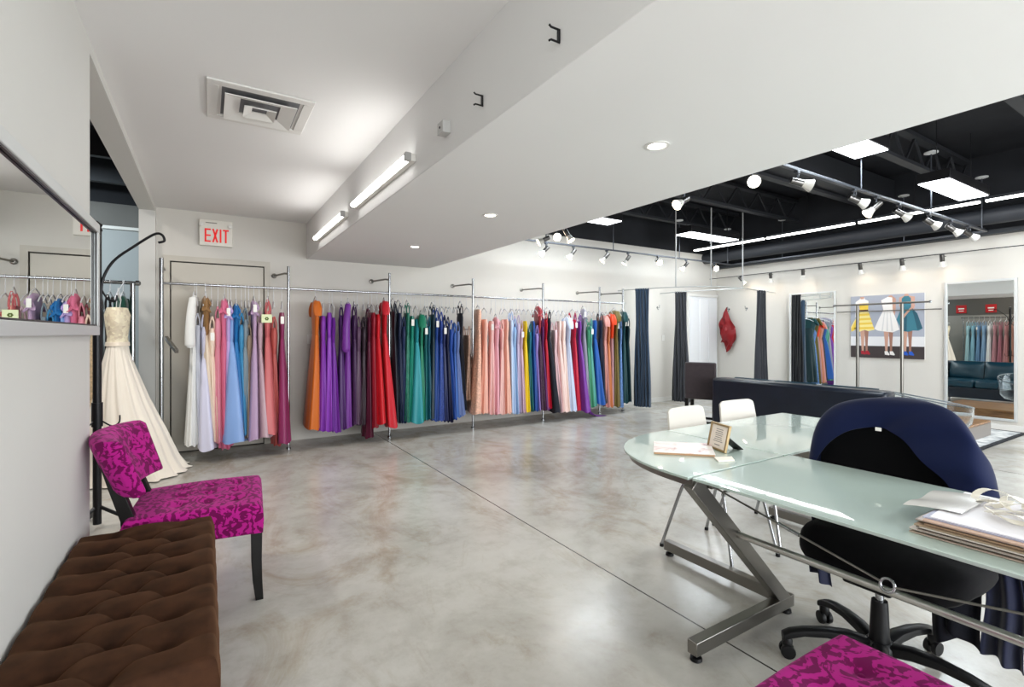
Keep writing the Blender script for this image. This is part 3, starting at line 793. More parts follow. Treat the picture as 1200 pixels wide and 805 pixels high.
rug = thing('rug', 'pale mottled rug with a dark edge under platform and mirror', 'rug', (7.5, 3.0, 0))
build('pile', MB().box(6.1, 1.93, .001, 8.98, 4.3, .014), rug_mat(), rug, world=True, bevel=.004)
RB = mat('dark_rug_binding', '#20242a', .8)
m = MB(); m.box(6.06, 1.885, .001, 9.02, 1.93, .016); m.box(6.06, 4.3, .001, 9.02, 4.345, .016); m.box(6.06, 1.93, .001, 6.1, 4.3, .016); m.box(8.98, 1.93, .001, 9.02, 4.3, .016)
build('binding', m, RB, rug, world=True)
pt = thing('fitting_platform', 'low box platform with wooden top on rug before the large mirror', 'platform', (7.95, 2.55, .014))
def wood():
    m = mat('brown_wood_veneer', '#9a6b3f', .35, coat=.3); N, L, b = nodes(m)
    tc = nn(N, 'ShaderNodeTexCoord'); mp_ = nn(N, 'ShaderNodeMapping'); mp_.inputs['Scale'].default_value = (12, 1.2, 12)
    n = nn(N, 'ShaderNodeTexNoise'); n.inputs['Scale'].default_value = 3; n.inputs['Detail'].default_value = 8
    r = ramp(N, [(.35, '#7d5330'), (.65, '#b08456')])
    L.new(tc.outputs['Object'], mp_.inputs['Vector']); L.new(mp_.outputs['Vector'], n.inputs['Vector']); L.new(n.outputs['Fac'], r.inputs['Fac']); L.new(r.outputs['Color'], b.inputs['Base Color']); return m
WOOD = wood()
build('box_body', MB().box(7.45, 2.10, .014, 8.44, 3.0, .175), WOOD, pt, world=True, bevel=.004)
build('top_board', MB().box(7.44, 2.09, .175, 8.45, 3.01, .20), WOOD, pt, world=True, bevel=.004)
m = MB(); m.box(7.45, 2.086, .016, 8.44, 2.099, .174); build('front_panel', m, mat('grey_brown_front', '#8b8580', .4), pt, world=True, label='grey front')  # front face drawn grey-brown over the wooden box

ac = thing('acrylic_chair', 'round clear acrylic tub chair behind the swivel chair', 'chair', (6.98, 2.27, .014), 0)
ACR = mat('clear_acrylic', '#f4f8fa', .03, spec=.6, trans=1., ior=1.25)
ACE = mat('acrylic_rim', '#8d979d', .1, spec=.8, trans=.4, ior=1.4)
def rimz(a): return .535 + .085 * math.cos(a - 2.58)
mb = MB(); lo = []; n = 64
def ring(r, zf, th): return [((r) * math.cos(2 * PI * i / n), r * math.sin(2 * PI * i / n), zf(2 * PI * i / n)) for i in range(n)]
prof = [(.10, .20), (.24, .205), (.33, .23), (.385, .30), (.40, .39)]
for r, z_ in prof: lo.append(ring(r, lambda a, z_=z_: z_, 0))
lo.append(ring(.405, lambda a: rimz(a), 0)); lo.append(ring(.397, lambda a: rimz(a), 0))
for r, z_ in prof[::-1]: lo.append(ring(r - .008, lambda a, z_=z_: z_ + .008, 0))
mb.loops(lo); build('tub_shell', mb, ACR, ac, angle=60)
build('rim', MB().tube([(.401 * math.cos(2 * PI * i / n), .401 * math.sin(2 * PI * i / n), rimz(2 * PI * i / n) + .003) for i in range(n)], .007, 8, True), ACE, ac)
build('pedestal', MB().lathe([(.26, 0), (.26, .012), (.05, .03), (.035, .06), (.035, .19), (.10, .20)], n=32), CHROME, ac)
# ================================================================== wall rack with gowns
RYL, RZ = 6.05, 1.808     # rail line
F_, HZ_, H_ = 576., 391., 1.30
TH_ = math.atan(358 / 576.); SN, CS = math.sin(TH_), math.cos(TH_)
def on_plane(px, py, yy):           # photograph measurement -> metres in the plane y = yy
    r = (px - 600) / F_; d = yy / (-r * SN + CS)
    return (r * CS + SN) * d, H_ + d * (HZ_ - py) / F_
rk = thing('wall_rack', 'long chrome wall rack of rails and posts along the back wall', 'clothing rack', (2.8, RYL, 0))
POSTS = [-.385, .787, 1.95, 3.125, 4.31, 5.44, 5.96]
for i, x in enumerate(POSTS):
    y = RYL
    build('post', MB().tube([(x, y, .0), (x, y, 2.06)], .016 if i else .02, 12), CHROME, rk, world=True)
    build('post_foot', MB().lathe([(.026, 0), (.026, .012), (.017, .02)], (x, y, 0), 16), CHROME, rk, world=True)
    a = .10 if i else .0
    build('wall_bracket', MB().tube([(x, y, 1.975), (x - a * .3, y + .06, 1.985), (x - a, YB, 1.99)], .011, 10), STEEL, rk, world=True)
    build('bracket_plate', MB().lathe([(.03, 0), (.03, -.012), (.014, -.02)], (x - a, YB, 1.99), 14, axis=(0, 1, 0)), STEEL, rk, world=True)
for a, b in zip(POSTS, POSTS[1:]):
    build('hanging_rail', MB().tube([(a, RYL, RZ), (b, RYL, RZ)], .0125, 12), CHROME, rk, world=True)
    build('rail_clamp', MB().lathe([(.021, -.02), (.021, .02)], (b, RYL, RZ), 14), CHROME, rk, world=True)
for z in (.28, .82, 1.36):
    build('side_bar', MB().tube([(3.125, RYL, z), (3.125, YB - .005, z)], .009, 10), CHROME, rk, world=True)
build('faceout_arm', MB().bar((-.345, RYL - .02, 1.26), (-.24, RYL - .38, 1.13), .03, .035), STEEL, rk, world=True, bevel=.003)
build('rail_end_cap', MB().lathe([(.018, 0), (.018, .02), (.008, .03)], (5.96, RYL, RZ), 12, axis=(1, 0, 0)), CHROME, rk, world=True)

HANG = mat('clear_hanger_plastic', '#e2e3e6', .2, .1)
HOOKS = {}
def hanger_mesh(hz, sh, w):
    m = MB()
    pts = [(-.0, 0, RZ - .030 - hz)]
    hook = [(.0, .017 * math.sin(a) * 1.0, RZ + .0185 * math.cos(a) - hz) for a in [i * PI / 7 - 1.9 for i in range(9)]]
    m.tube(hook + [(0, .016, RZ - .012 - hz), (0, .002, RZ - .04 - hz), (0, 0, sh + .055 - hz)], .0028, 6)
    m.tube([(0, -w, sh - .015 - hz), (0, -w * .6, sh + .028 - hz), (0, 0, sh + .058 - hz), (0, w * .6, sh + .028 - hz), (0, w, sh - .015 - hz)], [.005, .0055, .006, .0055, .005], 8)
    return m
def sloop(cx, z, rx, ry, n, fold, nf, ph, rnd, p=2.5):
    out = []
    for i in range(n):
        t = 2 * PI * i / n
        c, s = math.cos(t), math.sin(t)
        x = rx * math.copysign(abs(c) ** (2 / p), c); y = ry * math.copysign(abs(s) ** (2 / p), s)
        k = fold * (math.cos(nf * t + ph) * .7 + .5 * math.cos((nf * 1.63) * t + ph * 2.1 + rnd) )
        out.append((cx + x * (1 + k), y * (1 + k * .35), z))
    return out
def gown(x, xh, hw, zt, zh, color, kind, style, label, seed, lower=None, y=RYL, rot=None, grp='gowns on the wall rack', tagc=None, ry_scale=1., plain=False):
    rnd = random.Random(seed)
    rz = rnd.uniform(-.10, .10) if rot is None else rot
    t = thing('evening_gown', label, 'gown', (x, y, zh), rz, grp)
    fm = fabric(color, kind); fl = fabric(lower, kind) if lower else fm
    L = lambda z: z - zh
    sleeved = style in ('sleeve', 'cap', 'ruffle')
    sh = min(zt + .02, 1.715) if sleeved else min(zt, 1.70)     # hanger shoulder height
    w = .175 * ry_scale
    build('hanger', hanger_mesh(zh, max(sh, 1.60) if not sleeved else sh - .02, w), HANG, t)
    zb = zt if style in ('strapless', 'sleeve', 'cap', 'ruffle') else zt - .11
    zb = min(zb, sh + .01)
    zw = zb - (.40 if sleeved else .30)
    bw = .026 + .010 * rnd.random(); hero = 1.34 if hw >= .07 else .93
    # bodice
    lo = []; n = 28
    if sleeved:
        prof = [(zb + .012, .012, .06), (zb - .02, .03, .15), (zb - .07, bw, .19), (zb - .2, bw * 1.05, .175), (zw, bw * .92, .135)]
    else:
        prof = [(zb - .02, bw * .6, .120), (zb, bw * .85, .142), (zb - .06, bw * 1.1, .17), (zb - .15, bw * 1.05, .16), (zw, bw * .9, .132)]
    for z, rx, ry in prof: lo.append([(a, b + (0), L(c)) for a, b, c in sloop(0, z, rx, ry * ry_scale, n, .05, 6, seed, 1., 2.4)])
    build('bodice', MB().loops(lo, True, False), fm, t, angle=60)
    # skirt
    lo = []; n = 64; nf = rnd.choice((5, 6, 7, 8)) if hw < .07 else 4; dx = xh - x; ph = rnd.uniform(0, 6.28); r2 = rnd.uniform(0, 6.28)
    full = hw; K = 9
    for i in range(K):
        v = i / (K - 1); z = lerp(zw + .01, zh, v)
        e = v ** .85
        rx = lerp(bw * .92, full, e); ry = lerp(.134, .235 * hero, v ** .7) * ry_scale
        l = sloop(dx * v ** 1.1, z, rx, ry, n, (.04 + (.26 if hw < .07 else .13) * v ** .8) , nf, ph + .5 * v, r2, 2.7)
        lo.append([(a, b, L(c) + (.012 * math.cos(nf * j * 2 * PI / n + ph) * v ** 3 if i == K - 1 else 0) + .012 * (i == K - 1)) for j, (a, b, c) in enumerate(l)])
    last = lo[-1]; cxm = dx
    lo.append([(cxm + (a - cxm) * .93, b * .97, c + .004) for a, b, c in last])
    lo.append([(cxm + (a - cxm) * .80, b * .92, c + .12) for a, b, c in last])
    sk = build('skirt', MB().loops(lo, False, False), fl, t, angle=80)
    if plain: return t
    if style == 'strap':
        for s in (-1, 1):
            m = MB()
            for f in (-1, 1):
                m.tube(spline([(f * bw * .6, s * .115 * ry_scale, L(zb - .015)), (f * bw * .5, s * .13 * ry_scale, L(lerp(zb, sh, .5))), (0, s * .145 * ry_scale, L(sh + .012))], 6), .006 + .003 * rnd.random(), 6)
            build('strap', m, fm, t)
    elif style == 'strapless':
        for s in (-1, 1):
            m = MB().tube([(0, s * .10 * ry_scale, L(zb - .05)), (.004, s * .12 * ry_scale, L(max(zb + .06, 1.58))), (0, s * .13 * ry_scale, L(max(sh, 1.60) + .006))], .0028, 5)
            build('hanging_loop', m, HANG, t)
    elif style == 'sleeve':
        for s in (-1, 1):
            le = rnd.uniform(.42, .55); pts = [(0, s * .17, L(zb - .03)), (-.012, s * .205, L(zb - .16)), (-.02, s * .215, L(zb - .32)), (-.022, s * .21, L(zb - le)), (-.022, s * .205, L(zb - le - .05))]
            build('sleeve', MB().tube(spline(pts, 14), [lerp(.034, .046, min(1, i / 9)) * (.62 if i > 11 else 1) for i in range(14)], 12), fm, t, angle=80)
    elif style == 'cap':
        for s in (-1, 1):
            lo = []
            for k in range(8):
                v = k / 7; z = zb - .005 - .17 * v; rr = .014 + .042 * math.sin(PI * min(1, .15 + v * .62))
                lo.append([(rr * math.cos(a) * .9, s * (.155 + .075 * v) + rr * .7 * math.sin(a), L(z)) for a in [2 * PI * q / 14 for q in range(14)]])
            build('cap_sleeve', MB().loops(lo), fm, t, angle=80)
    elif style == 'ruffle':
        for s in (-1, 1):
            def rf(u, v, s=s):
                a = u * PI * 1.2 - .6
                rr = .018 + .022 * v
                return (rr * math.cos(a * 2.) * (1 + .4 * math.sin(u * 30)), s * (.12 + .06 * u + .03 * v), L(zb - .02 - .10 * u - .05 * v + .012 * math.sin(u * 34)))
            build('ruffle', MB().grid(30, 6, rf, .003), fm, t, angle=80)
    if tagc or rnd.random() < .22:
        yy = -.19 * ry_scale; zz = L(min(sh, zb) - .03)
        m = MB().box(-.018, yy - .015, zz - .095, .016, yy - .012, zz - .015) if not tagc else MB().box(-.05, yy - .05, zz - .10, .05, yy - .046, zz - .012)
        m.tube([(0, yy - .012, zz - .02), (0, yy * .86, zz + .05)], .0012, 4)
        tg = build('price_tag', m, TAGW if not tagc else mat('pale_green_card', '#e4ecc0', .6), t, label=None if not tagc else 'pale green card with a dark floral mark')
        if tagc:
            m = MB()
            for q in range(6):
                a = q * PI / 3; m.prism([(.012 * math.cos(a) + .008 * math.cos(b), zz - .058 + .012 * math.sin(a) + .008 * math.sin(b)) for b in [j * PI / 4 for j in range(8)]], 'y', yy - .0515, yy - .05)
            build('floral_mark', m, mat('dark_olive_print', '#5b6a2c', .7), tg)
    return t

GOWNS = [
 # top px, hem px, hem half-width m, top y, hem y, colour, cloth, cut, label, lower colour
 (226, 224, .060, 346, 525, '#e9e9e6', 'chiffon', 'sleeve', 'white chiffon gown with long sheer sleeves, first on the rack by the door'),
 (232, 239, .055, 368, 524, '#b9bbc6', 'satin', 'strap', 'silver grey gown between the white chiffon gown and the pale lilac one'),
 (238, 243, .085, 370, 528, '#d3d2e6', 'satin', 'strap', 'pale lilac satin gown with a wide flared hem'),
 (242, 250, .045, 347, 520, '#8f6b42', 'satin', 'ruffle', 'bronze-topped gown with a cream skirt behind the pale lilac gown', '#e0cdb8'),
 (249, 253, .040, 372, 520, '#ecd6c2', 'satin', 'strap', 'champagne gown between the bronze-topped gown and the dusty rose one'),
 (255, 257, .042, 360, 521, '#d98a9c', 'satin', 'strap', 'dusty rose gown beside the champagne gown'),
 (262, 264, .055, 350, 528, '#d4708f', 'chiffon', 'ruffle', 'pink gown with ruffled flower straps and low hem'),
 (268, 268, .045, 356, 522, '#b9a3d6', 'chiffon', 'ruffle', 'lilac gown with ruffled top just behind the cornflower blue gown'),
 (272, 275, .135, 368, 519, '#86a7dc', 'satin', 'strapless', 'cornflower blue satin gown with the widest flared skirt of the first section'),
 (277, 284, .050, 356, 512, '#1f6fae', 'satin', 'ruffle', 'bright cerulean gown with a bow shoulder behind the cornflower blue gown'),
 (283, 288, .040, 368, 512, '#3f8bb8', 'satin', 'strap', 'turquoise blue gown beside the taupe gown'),
 (288, 290, .045, 362, 510, '#7a8891', 'satin', 'strap', 'blue-grey gown squeezed behind the taupe gown'),
 (292, 291, .050, 381, 515, '#8a7765', 'satin', 'strap', 'taupe satin gown left of the mauve gown'),
 (299, 297, .070, 352, 516, '#b79bbb', 'satin', 'ruffle', 'mauve satin gown with a gathered shoulder'),
 (306, 311, .075, 366, 513, '#c0a3ad', 'satin', 'strap', 'ash pink gown whose hem curls up beside the coral gown'),
 (313, 318, .075, 352, 509, '#c9696b', 'satin', 'strap', 'coral gown with a pale green card hung on its front'),
 (322, 326, .050, 372, 524, '#b85a55', 'satin', 'strap', 'brick red gown with a long hem between the coral and plum gowns'),
 (331, 333, .070, 366, 520, '#8b2f5e', 'satin', 'strapless', 'raspberry plum gown, last before the second post'),
 # second section
 (372, 368, .075, 352, 504, '#c4641a', 'satin', 'cap', 'burnt orange gown, first after the empty stretch of rail'),
 (379, 378, .055, 370, 507, '#7a2fa0', 'satin', 'strapless', 'violet gown next to the burnt orange gown'),
 (386, 386, .055, 366, 507, '#8a3fb4', 'satin', 'strapless', 'bright violet satin gown, second from the burnt orange gown'),
 (392, 396, .060, 372, 508, '#6b2794', 'satin', 'strapless', 'purple gown with hem swinging right, third from the burnt orange gown'),
 (400, 402, .055, 358, 505, '#431a5c', 'satin', 'strap', 'deep purple gown beside the gown with balloon sleeves'),
 (408, 408, .060, 354, 503, '#6d2f8c', 'satin', 'sleeve', 'purple gown with long balloon sleeves'),
 (416, 417, .045, 358, 500, '#3b1d45', 'satin', 'strap', 'aubergine gown right of the balloon-sleeved gown'),
 (421, 421, .045, 372, 499, '#51374f', 'satin', 'strap', 'plum grey gown in the dark stretch before the reds'),
 (427, 426, .045, 372, 500, '#2a1a26', 'satin', 'strap', 'almost black plum gown next to the burgundy gown'),
 (433, 433, .062, 361, 515, '#4c0c28', 'satin', 'strap', 'burgundy gown whose hem reaches down to the floor'),
 (439, 440, .055, 366, 503, '#8a1226', 'satin', 'strapless', 'wine red gown beside the burgundy gown'),
 (444, 448, .075, 368, 497, '#c3101f', 'satin', 'strapless', 'bright red gown with shorter hem beside the wine red gown'),
 (452, 460, .075, 352, 501, '#c21f2d', 'satin', 'cap', 'crimson satin gown with cap sleeves at the third post'),
 # third section
 (464, 468, .055, 354, 497, '#101522', 'satin', 'strap', 'black gown right of the third post'),
 (470, 471, .050, 356, 497, '#16203c', 'satin', 'strap', 'midnight gown between the black gown and the tagged navy gown'),
 (474, 475, .045, 372, 497, '#1b2a4e', 'satin', 'strap', 'navy gown just left of the emerald gowns'),
 (479, 478, .045, 356, 496, '#0f6a55', 'lace', 'strap', 'emerald lace gown left of the glossy emerald gown'),
 (484, 482, .045, 370, 496, '#0f7f6c', 'satin', 'strapless', 'glossy emerald satin gown'),
 (490, 490, .095, 374, 496, '#2b8f98', 'satin', 'strapless', 'aqua gown with a triangular flared skirt'),
 (495, 497, .050, 368, 494, '#17785a', 'satin', 'cap', 'sea green gown right of the aqua gown'),
 (500, 501, .045, 370, 494, '#0d5a5e', 'satin', 'strap', 'dark teal gown right of the sea green gown'),
 (504, 505, .045, 372, 493, '#0c4f62', 'satin', 'strap', 'petrol gown between dark teal and navy'),
 (509, 508, .045, 358, 493, '#0f2a36', 'satin', 'strap', 'blackish petrol gown before the royal blues'),
 (513, 512, .055, 362, 495, '#1a3f86', 'satin', 'strap', 'royal blue gown with flat front beside the sequinned blue gown'),
 (518, 518, .055, 366, 495, '#173a8a', 'sequin', 'strap', 'royal blue gown covered in sequins'),
 (522, 524, .050, 370, 495, '#101c4c', 'satin', 'strap', 'ink blue gown right of the sequinned blue gown'),
 (526, 529, .055, 372, 496, '#0c1236', 'satin', 'strap', 'midnight blue gown with low hem left of the cobalt gown'),
 (530, 534, .050, 376, 493, '#1f4596', 'satin', 'strap', 'cobalt gown leaning right near the fourth post'),
 (534, 538, .055, 380, 491, '#3d63a8', 'satin', 'strap', 'denim blue gown between the cobalt and periwinkle gowns'),
 (538, 543, .055, 378, 488, '#6a7bab', 'chiffon', 'strap', 'slate periwinkle gown flaring toward the fourth post'),
 (542, 546, .040, 357, 482, '#23242c', 'chiffon', 'strap', 'charcoal gown at the end of the blue gowns'),
 # fourth section
 (551, 550, .050, 383, 470, '#a5826f', 'sequin', 'strap', 'rose bronze gown hung behind the fourth post'),
 (563, 560, .085, 362, 486, '#eeb59c', 'sequin', 'strapless', 'sequinned peach gown just right of the fourth post'),
 (571, 570, .055, 374, 486, '#efb9a8', 'satin', 'strapless', 'plain peach gown beside the sequinned peach gown'),
 (578, 579, .060, 376, 487, '#eec0bd', 'chiffon', 'strapless', 'blush pink chiffon gown, third right of the fourth post'),
 (584, 585, .055, 372, 487, '#e3a9b4', 'chiffon', 'ruffle', 'rose pink gown with a ruffled strap'),
 (590, 591, .050, 376, 487, '#f0c4bb', 'satin', 'strap', 'shell pink gown right of the ruffled rose pink gown'),
 (596, 598, .055, 374, 486, '#eab5a2', 'satin', 'strapless', 'apricot gown left of the pale blue gowns'),
 (601, 604, .050, 366, 486, '#b9cbe6', 'satin', 'strap', 'pale blue gown right of the apricot gown'),
 (605, 608, .045, 374, 486, '#8fb0d6', 'satin', 'strap', 'sky blue gown beside the pale blue gown'),
 (609, 611, .045, 370, 485, '#c3b2c9', 'chiffon', 'strap', 'lilac grey gown before the mauve chiffon gown'),
 (613, 616, .045, 376, 485, '#cdb0bd', 'chiffon', 'strap', 'mauve chiffon gown just left of the yellow gown'),
 (618, 621, .050, 376, 484, '#efcf1a', 'satin', 'strapless', 'bright lemon yellow satin gown on the wall rack'),
 (623, 626, .045, 380, 483, '#12657a', 'satin', 'strap', 'teal gown just right of the yellow gown'),
 (627, 630, .055, 376, 483, '#1e4a94', 'satin', 'strapless', 'sapphire gown between the teal and lavender gowns'),
 (631, 634, .045, 382, 482, '#9a82c4', 'satin', 'strap', 'lavender gown left of the rosette gown'),
 (634, 638, .060, 358, 482, '#9a1126', 'sequin', 'ruffle', 'gown with red rosette shoulder and dark plum sequinned skirt', '#3b1233'),
 (638, 643, .050, 374, 482, '#5f2a63', 'satin', 'strap', 'grape purple gown beside the rosette gown'),
 # fifth section
 (642, 646, .040, 366, 480, '#b8102c', 'satin', 'strap', 'scarlet gown between the grape and charcoal gowns'),
 (646, 653, .075, 364, 484, '#2a2b33', 'chiffon', 'strap', 'charcoal black gown with sloping side'),
 (653, 659, .060, 378, 484, '#e6c0c4', 'chiffon', 'strap', 'pale pink gown right of the charcoal black gown'),
 (658, 664, .055, 376, 484, '#ecd2ca', 'chiffon', 'strapless', 'cream blush gown between pale pink and ivory'),
 (663, 668, .055, 376, 483, '#f0dad2', 'chiffon', 'strapless', 'ivory blush gown left of the ice blue gown'),
 (669, 674, .065, 372, 483, '#c6d2ea', 'satin', 'cap', 'ice blue gown with a short wide sleeve'),
 (676, 680, .055, 366, 482, '#c01134', 'satin', 'strap', 'cherry red gown right of the ice blue gown'),
 (682, 688, .070, 368, 483, '#7a3a9c', 'satin', 'strap', 'violet gown with a train trailing on the floor'),
 (687, 692, .040, 362, 478, '#8f8c9c', 'satin', 'ruffle', 'pewter gown with ruffled shoulder'),
 (692, 696, .050, 378, 478, '#3f8a66', 'satin', 'strap', 'jade green gown beside the royal blue satin gown'),
 (695, 699, .040, 374, 477, '#5aa79a', 'satin', 'strap', 'seafoam gown with flutter of pale green behind jade'),
 (700, 706, .080, 375, 474, '#1c56a6', 'satin', 'strapless', 'royal blue satin gown at the sixth post'),
 (707, 711, .050, 367, 474, '#151a2e', 'satin', 'strap', 'black navy gown right of the sixth post'),
 (712, 715, .055, 370, 478, '#cf8f86', 'satin', 'cap', 'copper rose gown right of the black navy gown'),
 (716, 719, .045, 374, 478, '#c4764a', 'satin', 'strap', 'copper orange gown behind the orange red one'),
 (720, 721, .040, 368, 477, '#e2431a', 'satin', 'cap', 'gown with orange red top and patterned mauve skirt', '#b48a90'),
 (725, 727, .055, 364, 478, '#6e5f2a', 'satin', 'cap', 'olive gown near the end of the rack'),
 (730, 731, .050, 377, 479, '#5f86c0', 'sequin', 'strap', 'sequinned light blue gown right of the olive gown'),
 (734, 736, .055, 365, 474, '#123f44', 'satin', 'cap', 'dark teal gown second from the navy curtain'),
 (739, 741, .050, 374, 472, '#0d2c33', 'satin', 'strap', 'blackish green gown closest to the navy curtain'),
]
YFRONT = 5.86
for i, g in enumerate(GOWNS):
    x, zt = on_plane(g[0], g[3], YFRONT); xh, zh = on_plane(g[1], g[4], 5.82)
    th = .62 * math.atan2(max(0, x), YFRONT) + random.Random(i).uniform(-.09, .09); dxf = .19 * math.sin(th); ang = -th
    gown(x + dxf, xh + dxf + (xh - x) * 0, g[2], min(zt, 1.70), max(zh, .02), g[5], g[6], g[7], g[8], 100 + i, lower=g[9] if len(g) > 9 else None, rot=ang, tagc='coral gown with' in g[8])
tv = next(o for o in sc.objects if o.get('label', '').startswith('violet gown with a train'))
def train(u, v):
    x = lerp(5.02, 5.37, u); w_ = lerp(.16, .035, u)
    return (x, 5.86 + .03 * math.sin(u * 5) - w_ / 2 + w_ * v, max(.004, .10 * (1 - u) ** 3 + .012 * (1 + math.sin(v * 7 + u * 9)) * (1 - .7 * u)))
build('train', MB().grid(24, 8, train, .004), fabric('#7a3a9c', 'satin'), tv, world=True, angle=80)
# ================================================================== other room seen through the opening
rk2 = thing('garment_rack', 'chrome garment rack in the other room beyond the wall opening', 'clothing rack', (-1.6, 6.15, 0))
for x in (-.625, -2.4):
    build('post', MB().tube([(x, 6.15, 0), (x, 6.15, 1.80)], .022, 12), CHROME, rk2, world=True)
    build('foot', MB().bar((x, 5.85, .03), (x, 6.45, .03), .03, .03), CHROME, rk2, world=True)
build('hanging_rail', MB().tube([(-2.46, 6.15, 1.805), (-.56, 6.15, 1.805)], .018, 12), CHROME, rk2, world=True)
build('rail_knob', MB().lathe([(.026, 0), (.026, .03), (.012, .04)], (-.60, 6.15, 1.805), 14, axis=(1, 0, 0)), CHROME, rk2, world=True)
# wedding dress: strapless beaded bodice and full tulle skirt
wd = thing('wedding_dress', 'ivory strapless wedding dress with beaded bodice and full tulle skirt', 'dress', (-.69, 5.72, 0))
IV = mat('ivory_tulle', '#efe6d8', .8, spec=.2, sheen=.4)
IVB = fabric('#f0dcc0', 'lace')
def wl(cx, cy, z, rx, ry, amp, nf, ph, n=120):
    out = []
    for i in range(n):
        t = 2 * PI * i / n; k = 1 + amp * (math.cos(nf * t + ph) + .6 * math.cos(nf * 1.7 * t + 1.3))
        out.append((cx + rx * math.cos(t) * k, cy + ry * math.sin(t) * k, z))
    return out
wc = (-.69, 5.72)
def wlo(z, rx, ry, amp, nf=17, dx=0., dy=0.): return wl(wc[0] + dx, wc[1] + dy, z, rx, ry, amp, nf, z)
sk = [wlo(1.20, .075, .12, .01), wlo(1.12, .09, .135, .02), wlo(.95, .135, .18, .03, dx=.01), wlo(.7, .20, .25, .035, dx=.03), wlo(.4, .29, .33, .035, dx=.065), wlo(.15, .36, .40, .035, dx=.09), wlo(.03, .40, .44, .04, dx=.11), wlo(.012, .43, .47, .05, dx=.12)]
sk += [wlo(.02, .40, .44, .05, dx=.12), wlo(.2, .33, .37, .03, dx=.08)]
build('skirt', MB().loops(sk, False, False), IV, wd, world=True, angle=80)
bd = [wlo(1.50, .03, .10, 0), wlo(1.535, .075, .15, .01, 5), wlo(1.47, .095, .165, .008, 5), wlo(1.36, .085, .145, .005, 5), wlo(1.27, .075, .125, .0), wlo(1.19, .082, .128, 0)]
build('bodice', MB().loops(bd, True, False), IVB, wd, world=True, angle=70)
build('waist_sash', MB().loops([wlo(1.225, .081, .127, 0), wlo(1.222, .087, .133, 0), wlo(1.19, .09, .136, 0), wlo(1.187, .084, .13, 0)], False, False), mat('ivory_satin', '#f2e4d0', .35, sheen=.2), wd, world=True)
for s in (-1, 1): build('hanging_loop', MB().tube([(wc[0], wc[1] + s * .10, 1.51), (wc[0] + .01, wc[1] + s * .12, 1.62), (wc[0], wc[1] + s * .02 + .05, 1.72)], .003, 6), HANG, wd, world=True)
build('hanger', MB().tube([(wc[0], wc[1] - .16, 1.61), (wc[0], wc[1], 1.68), (wc[0], wc[1] + .16, 1.61)], .006, 8).tube([(wc[0], wc[1], 1.68), (wc[0], wc[1] + .18, 1.74), (wc[0], 6.10, 1.80), (wc[0], 6.15, 1.828), (wc[0], 6.178, 1.81)], .004, 8), HANG, wd, world=True)
gown(-.90, -.90, .13, 1.55, .03, '#dfc39a', 'sequin', 'strapless', 'champagne sequinned gown behind the coat stand pole', 301, y=6.02, rot=.2, grp='gowns in the other room')
for i, (x, c, lab, st) in enumerate(((-.80, '#101114', 'black gown on the other-room rack behind the wedding dress', 'strap'), (-.70, '#0d3d31', 'dark green gown at the end of the other-room rack', 'cap'), (-.89, '#1d1f24', 'charcoal gown on the other-room rack left of the black gown', 'strap'))):
    gown(x, x, .045, 1.66, .25, c, 'satin', st, lab, 310 + i, y=6.15, grp='gowns in the other room', rot=0)
# rack along the far wall, visible in the large mirror
rk3 = thing('garment_rack', 'chrome rail of pastel dresses reflected in the large mirror', 'clothing rack', (-2.45, 4.7, 0))
for y in (3.6, 5.75): build('post', MB().tube([(-2.45, y, 0), (-2.45, y, 1.80)], .016, 12), CHROME, rk3, world=True); build('foot', MB().bar((-2.7, y, .03), (-2.2, y, .03), .03, .03), CHROME, rk3, world=True)
build('hanging_rail', MB().tube([(-2.45, 3.55, 1.80), (-2.45, 5.8, 1.80)], .014, 12), CHROME, rk3, world=True)
PAST = [('#9cc0c8', 'pale aqua dress, first of the pastel rail in the large mirror'), ('#86b4c6', 'aqua blue dress second on the reflected pastel rail'), ('#6f95b8', 'dusty blue dress on the reflected pastel rail'), ('#88a9c9', 'light blue dress beside the white one in the mirror'), ('#dfe3e6', 'white dress amid the reflected pastel rail'), ('#b98a93', 'dusty rose dress right of the reflected white dress'), ('#a86f7c', 'deep rose dress in the middle of the reflected rail'), ('#b9868a', 'faded rose dress on the reflected rail beside deep rose'), ('#cfa091', 'salmon dress on the reflected rail'), ('#d7ab9c', 'peach dress toward the end of the reflected rail'), ('#dcb6ab', 'pale peach dress second from the end of the reflected rail'), ('#e2c2b8', 'blush dress at the end of the reflected rail')]
for i, (c, lab) in enumerate(PAST):
    y = 5.62 - i * .125
    gown(-2.45, -2.45, .06, 1.66, .35, c, 'chiffon', 'strap', lab, 330 + i, y=y, rot=PI / 2, grp='pastel dresses in the other room')
RED = mat('red_sign_board', '#b3151b', .5)
for i, (y, lab) in enumerate(((5.92, 'small red sign reflected beside the edge of the large mirror'), (5.2, 'small red sign in the large mirror above the blue dresses'), (4.15, 'small red sign in the large mirror above the peach dresses'))):
    s = thing('wall_sign', lab, 'sign', (-2.9, y, 2.02), 0, 'red signs in the other room')
    build('board', MB().box(-2.9, y - .13, 1.97, -2.885, y + .13, 2.23), RED, s, world=True)
    m = MB(); m.box(-2.885, y - .075, 2.10, -2.8835, y + .075, 2.135); m.box(-2.885, y - .06, 2.03, -2.8835, y + .06, 2.055)
    build('white_lettering', m, TAGW, s, world=True)

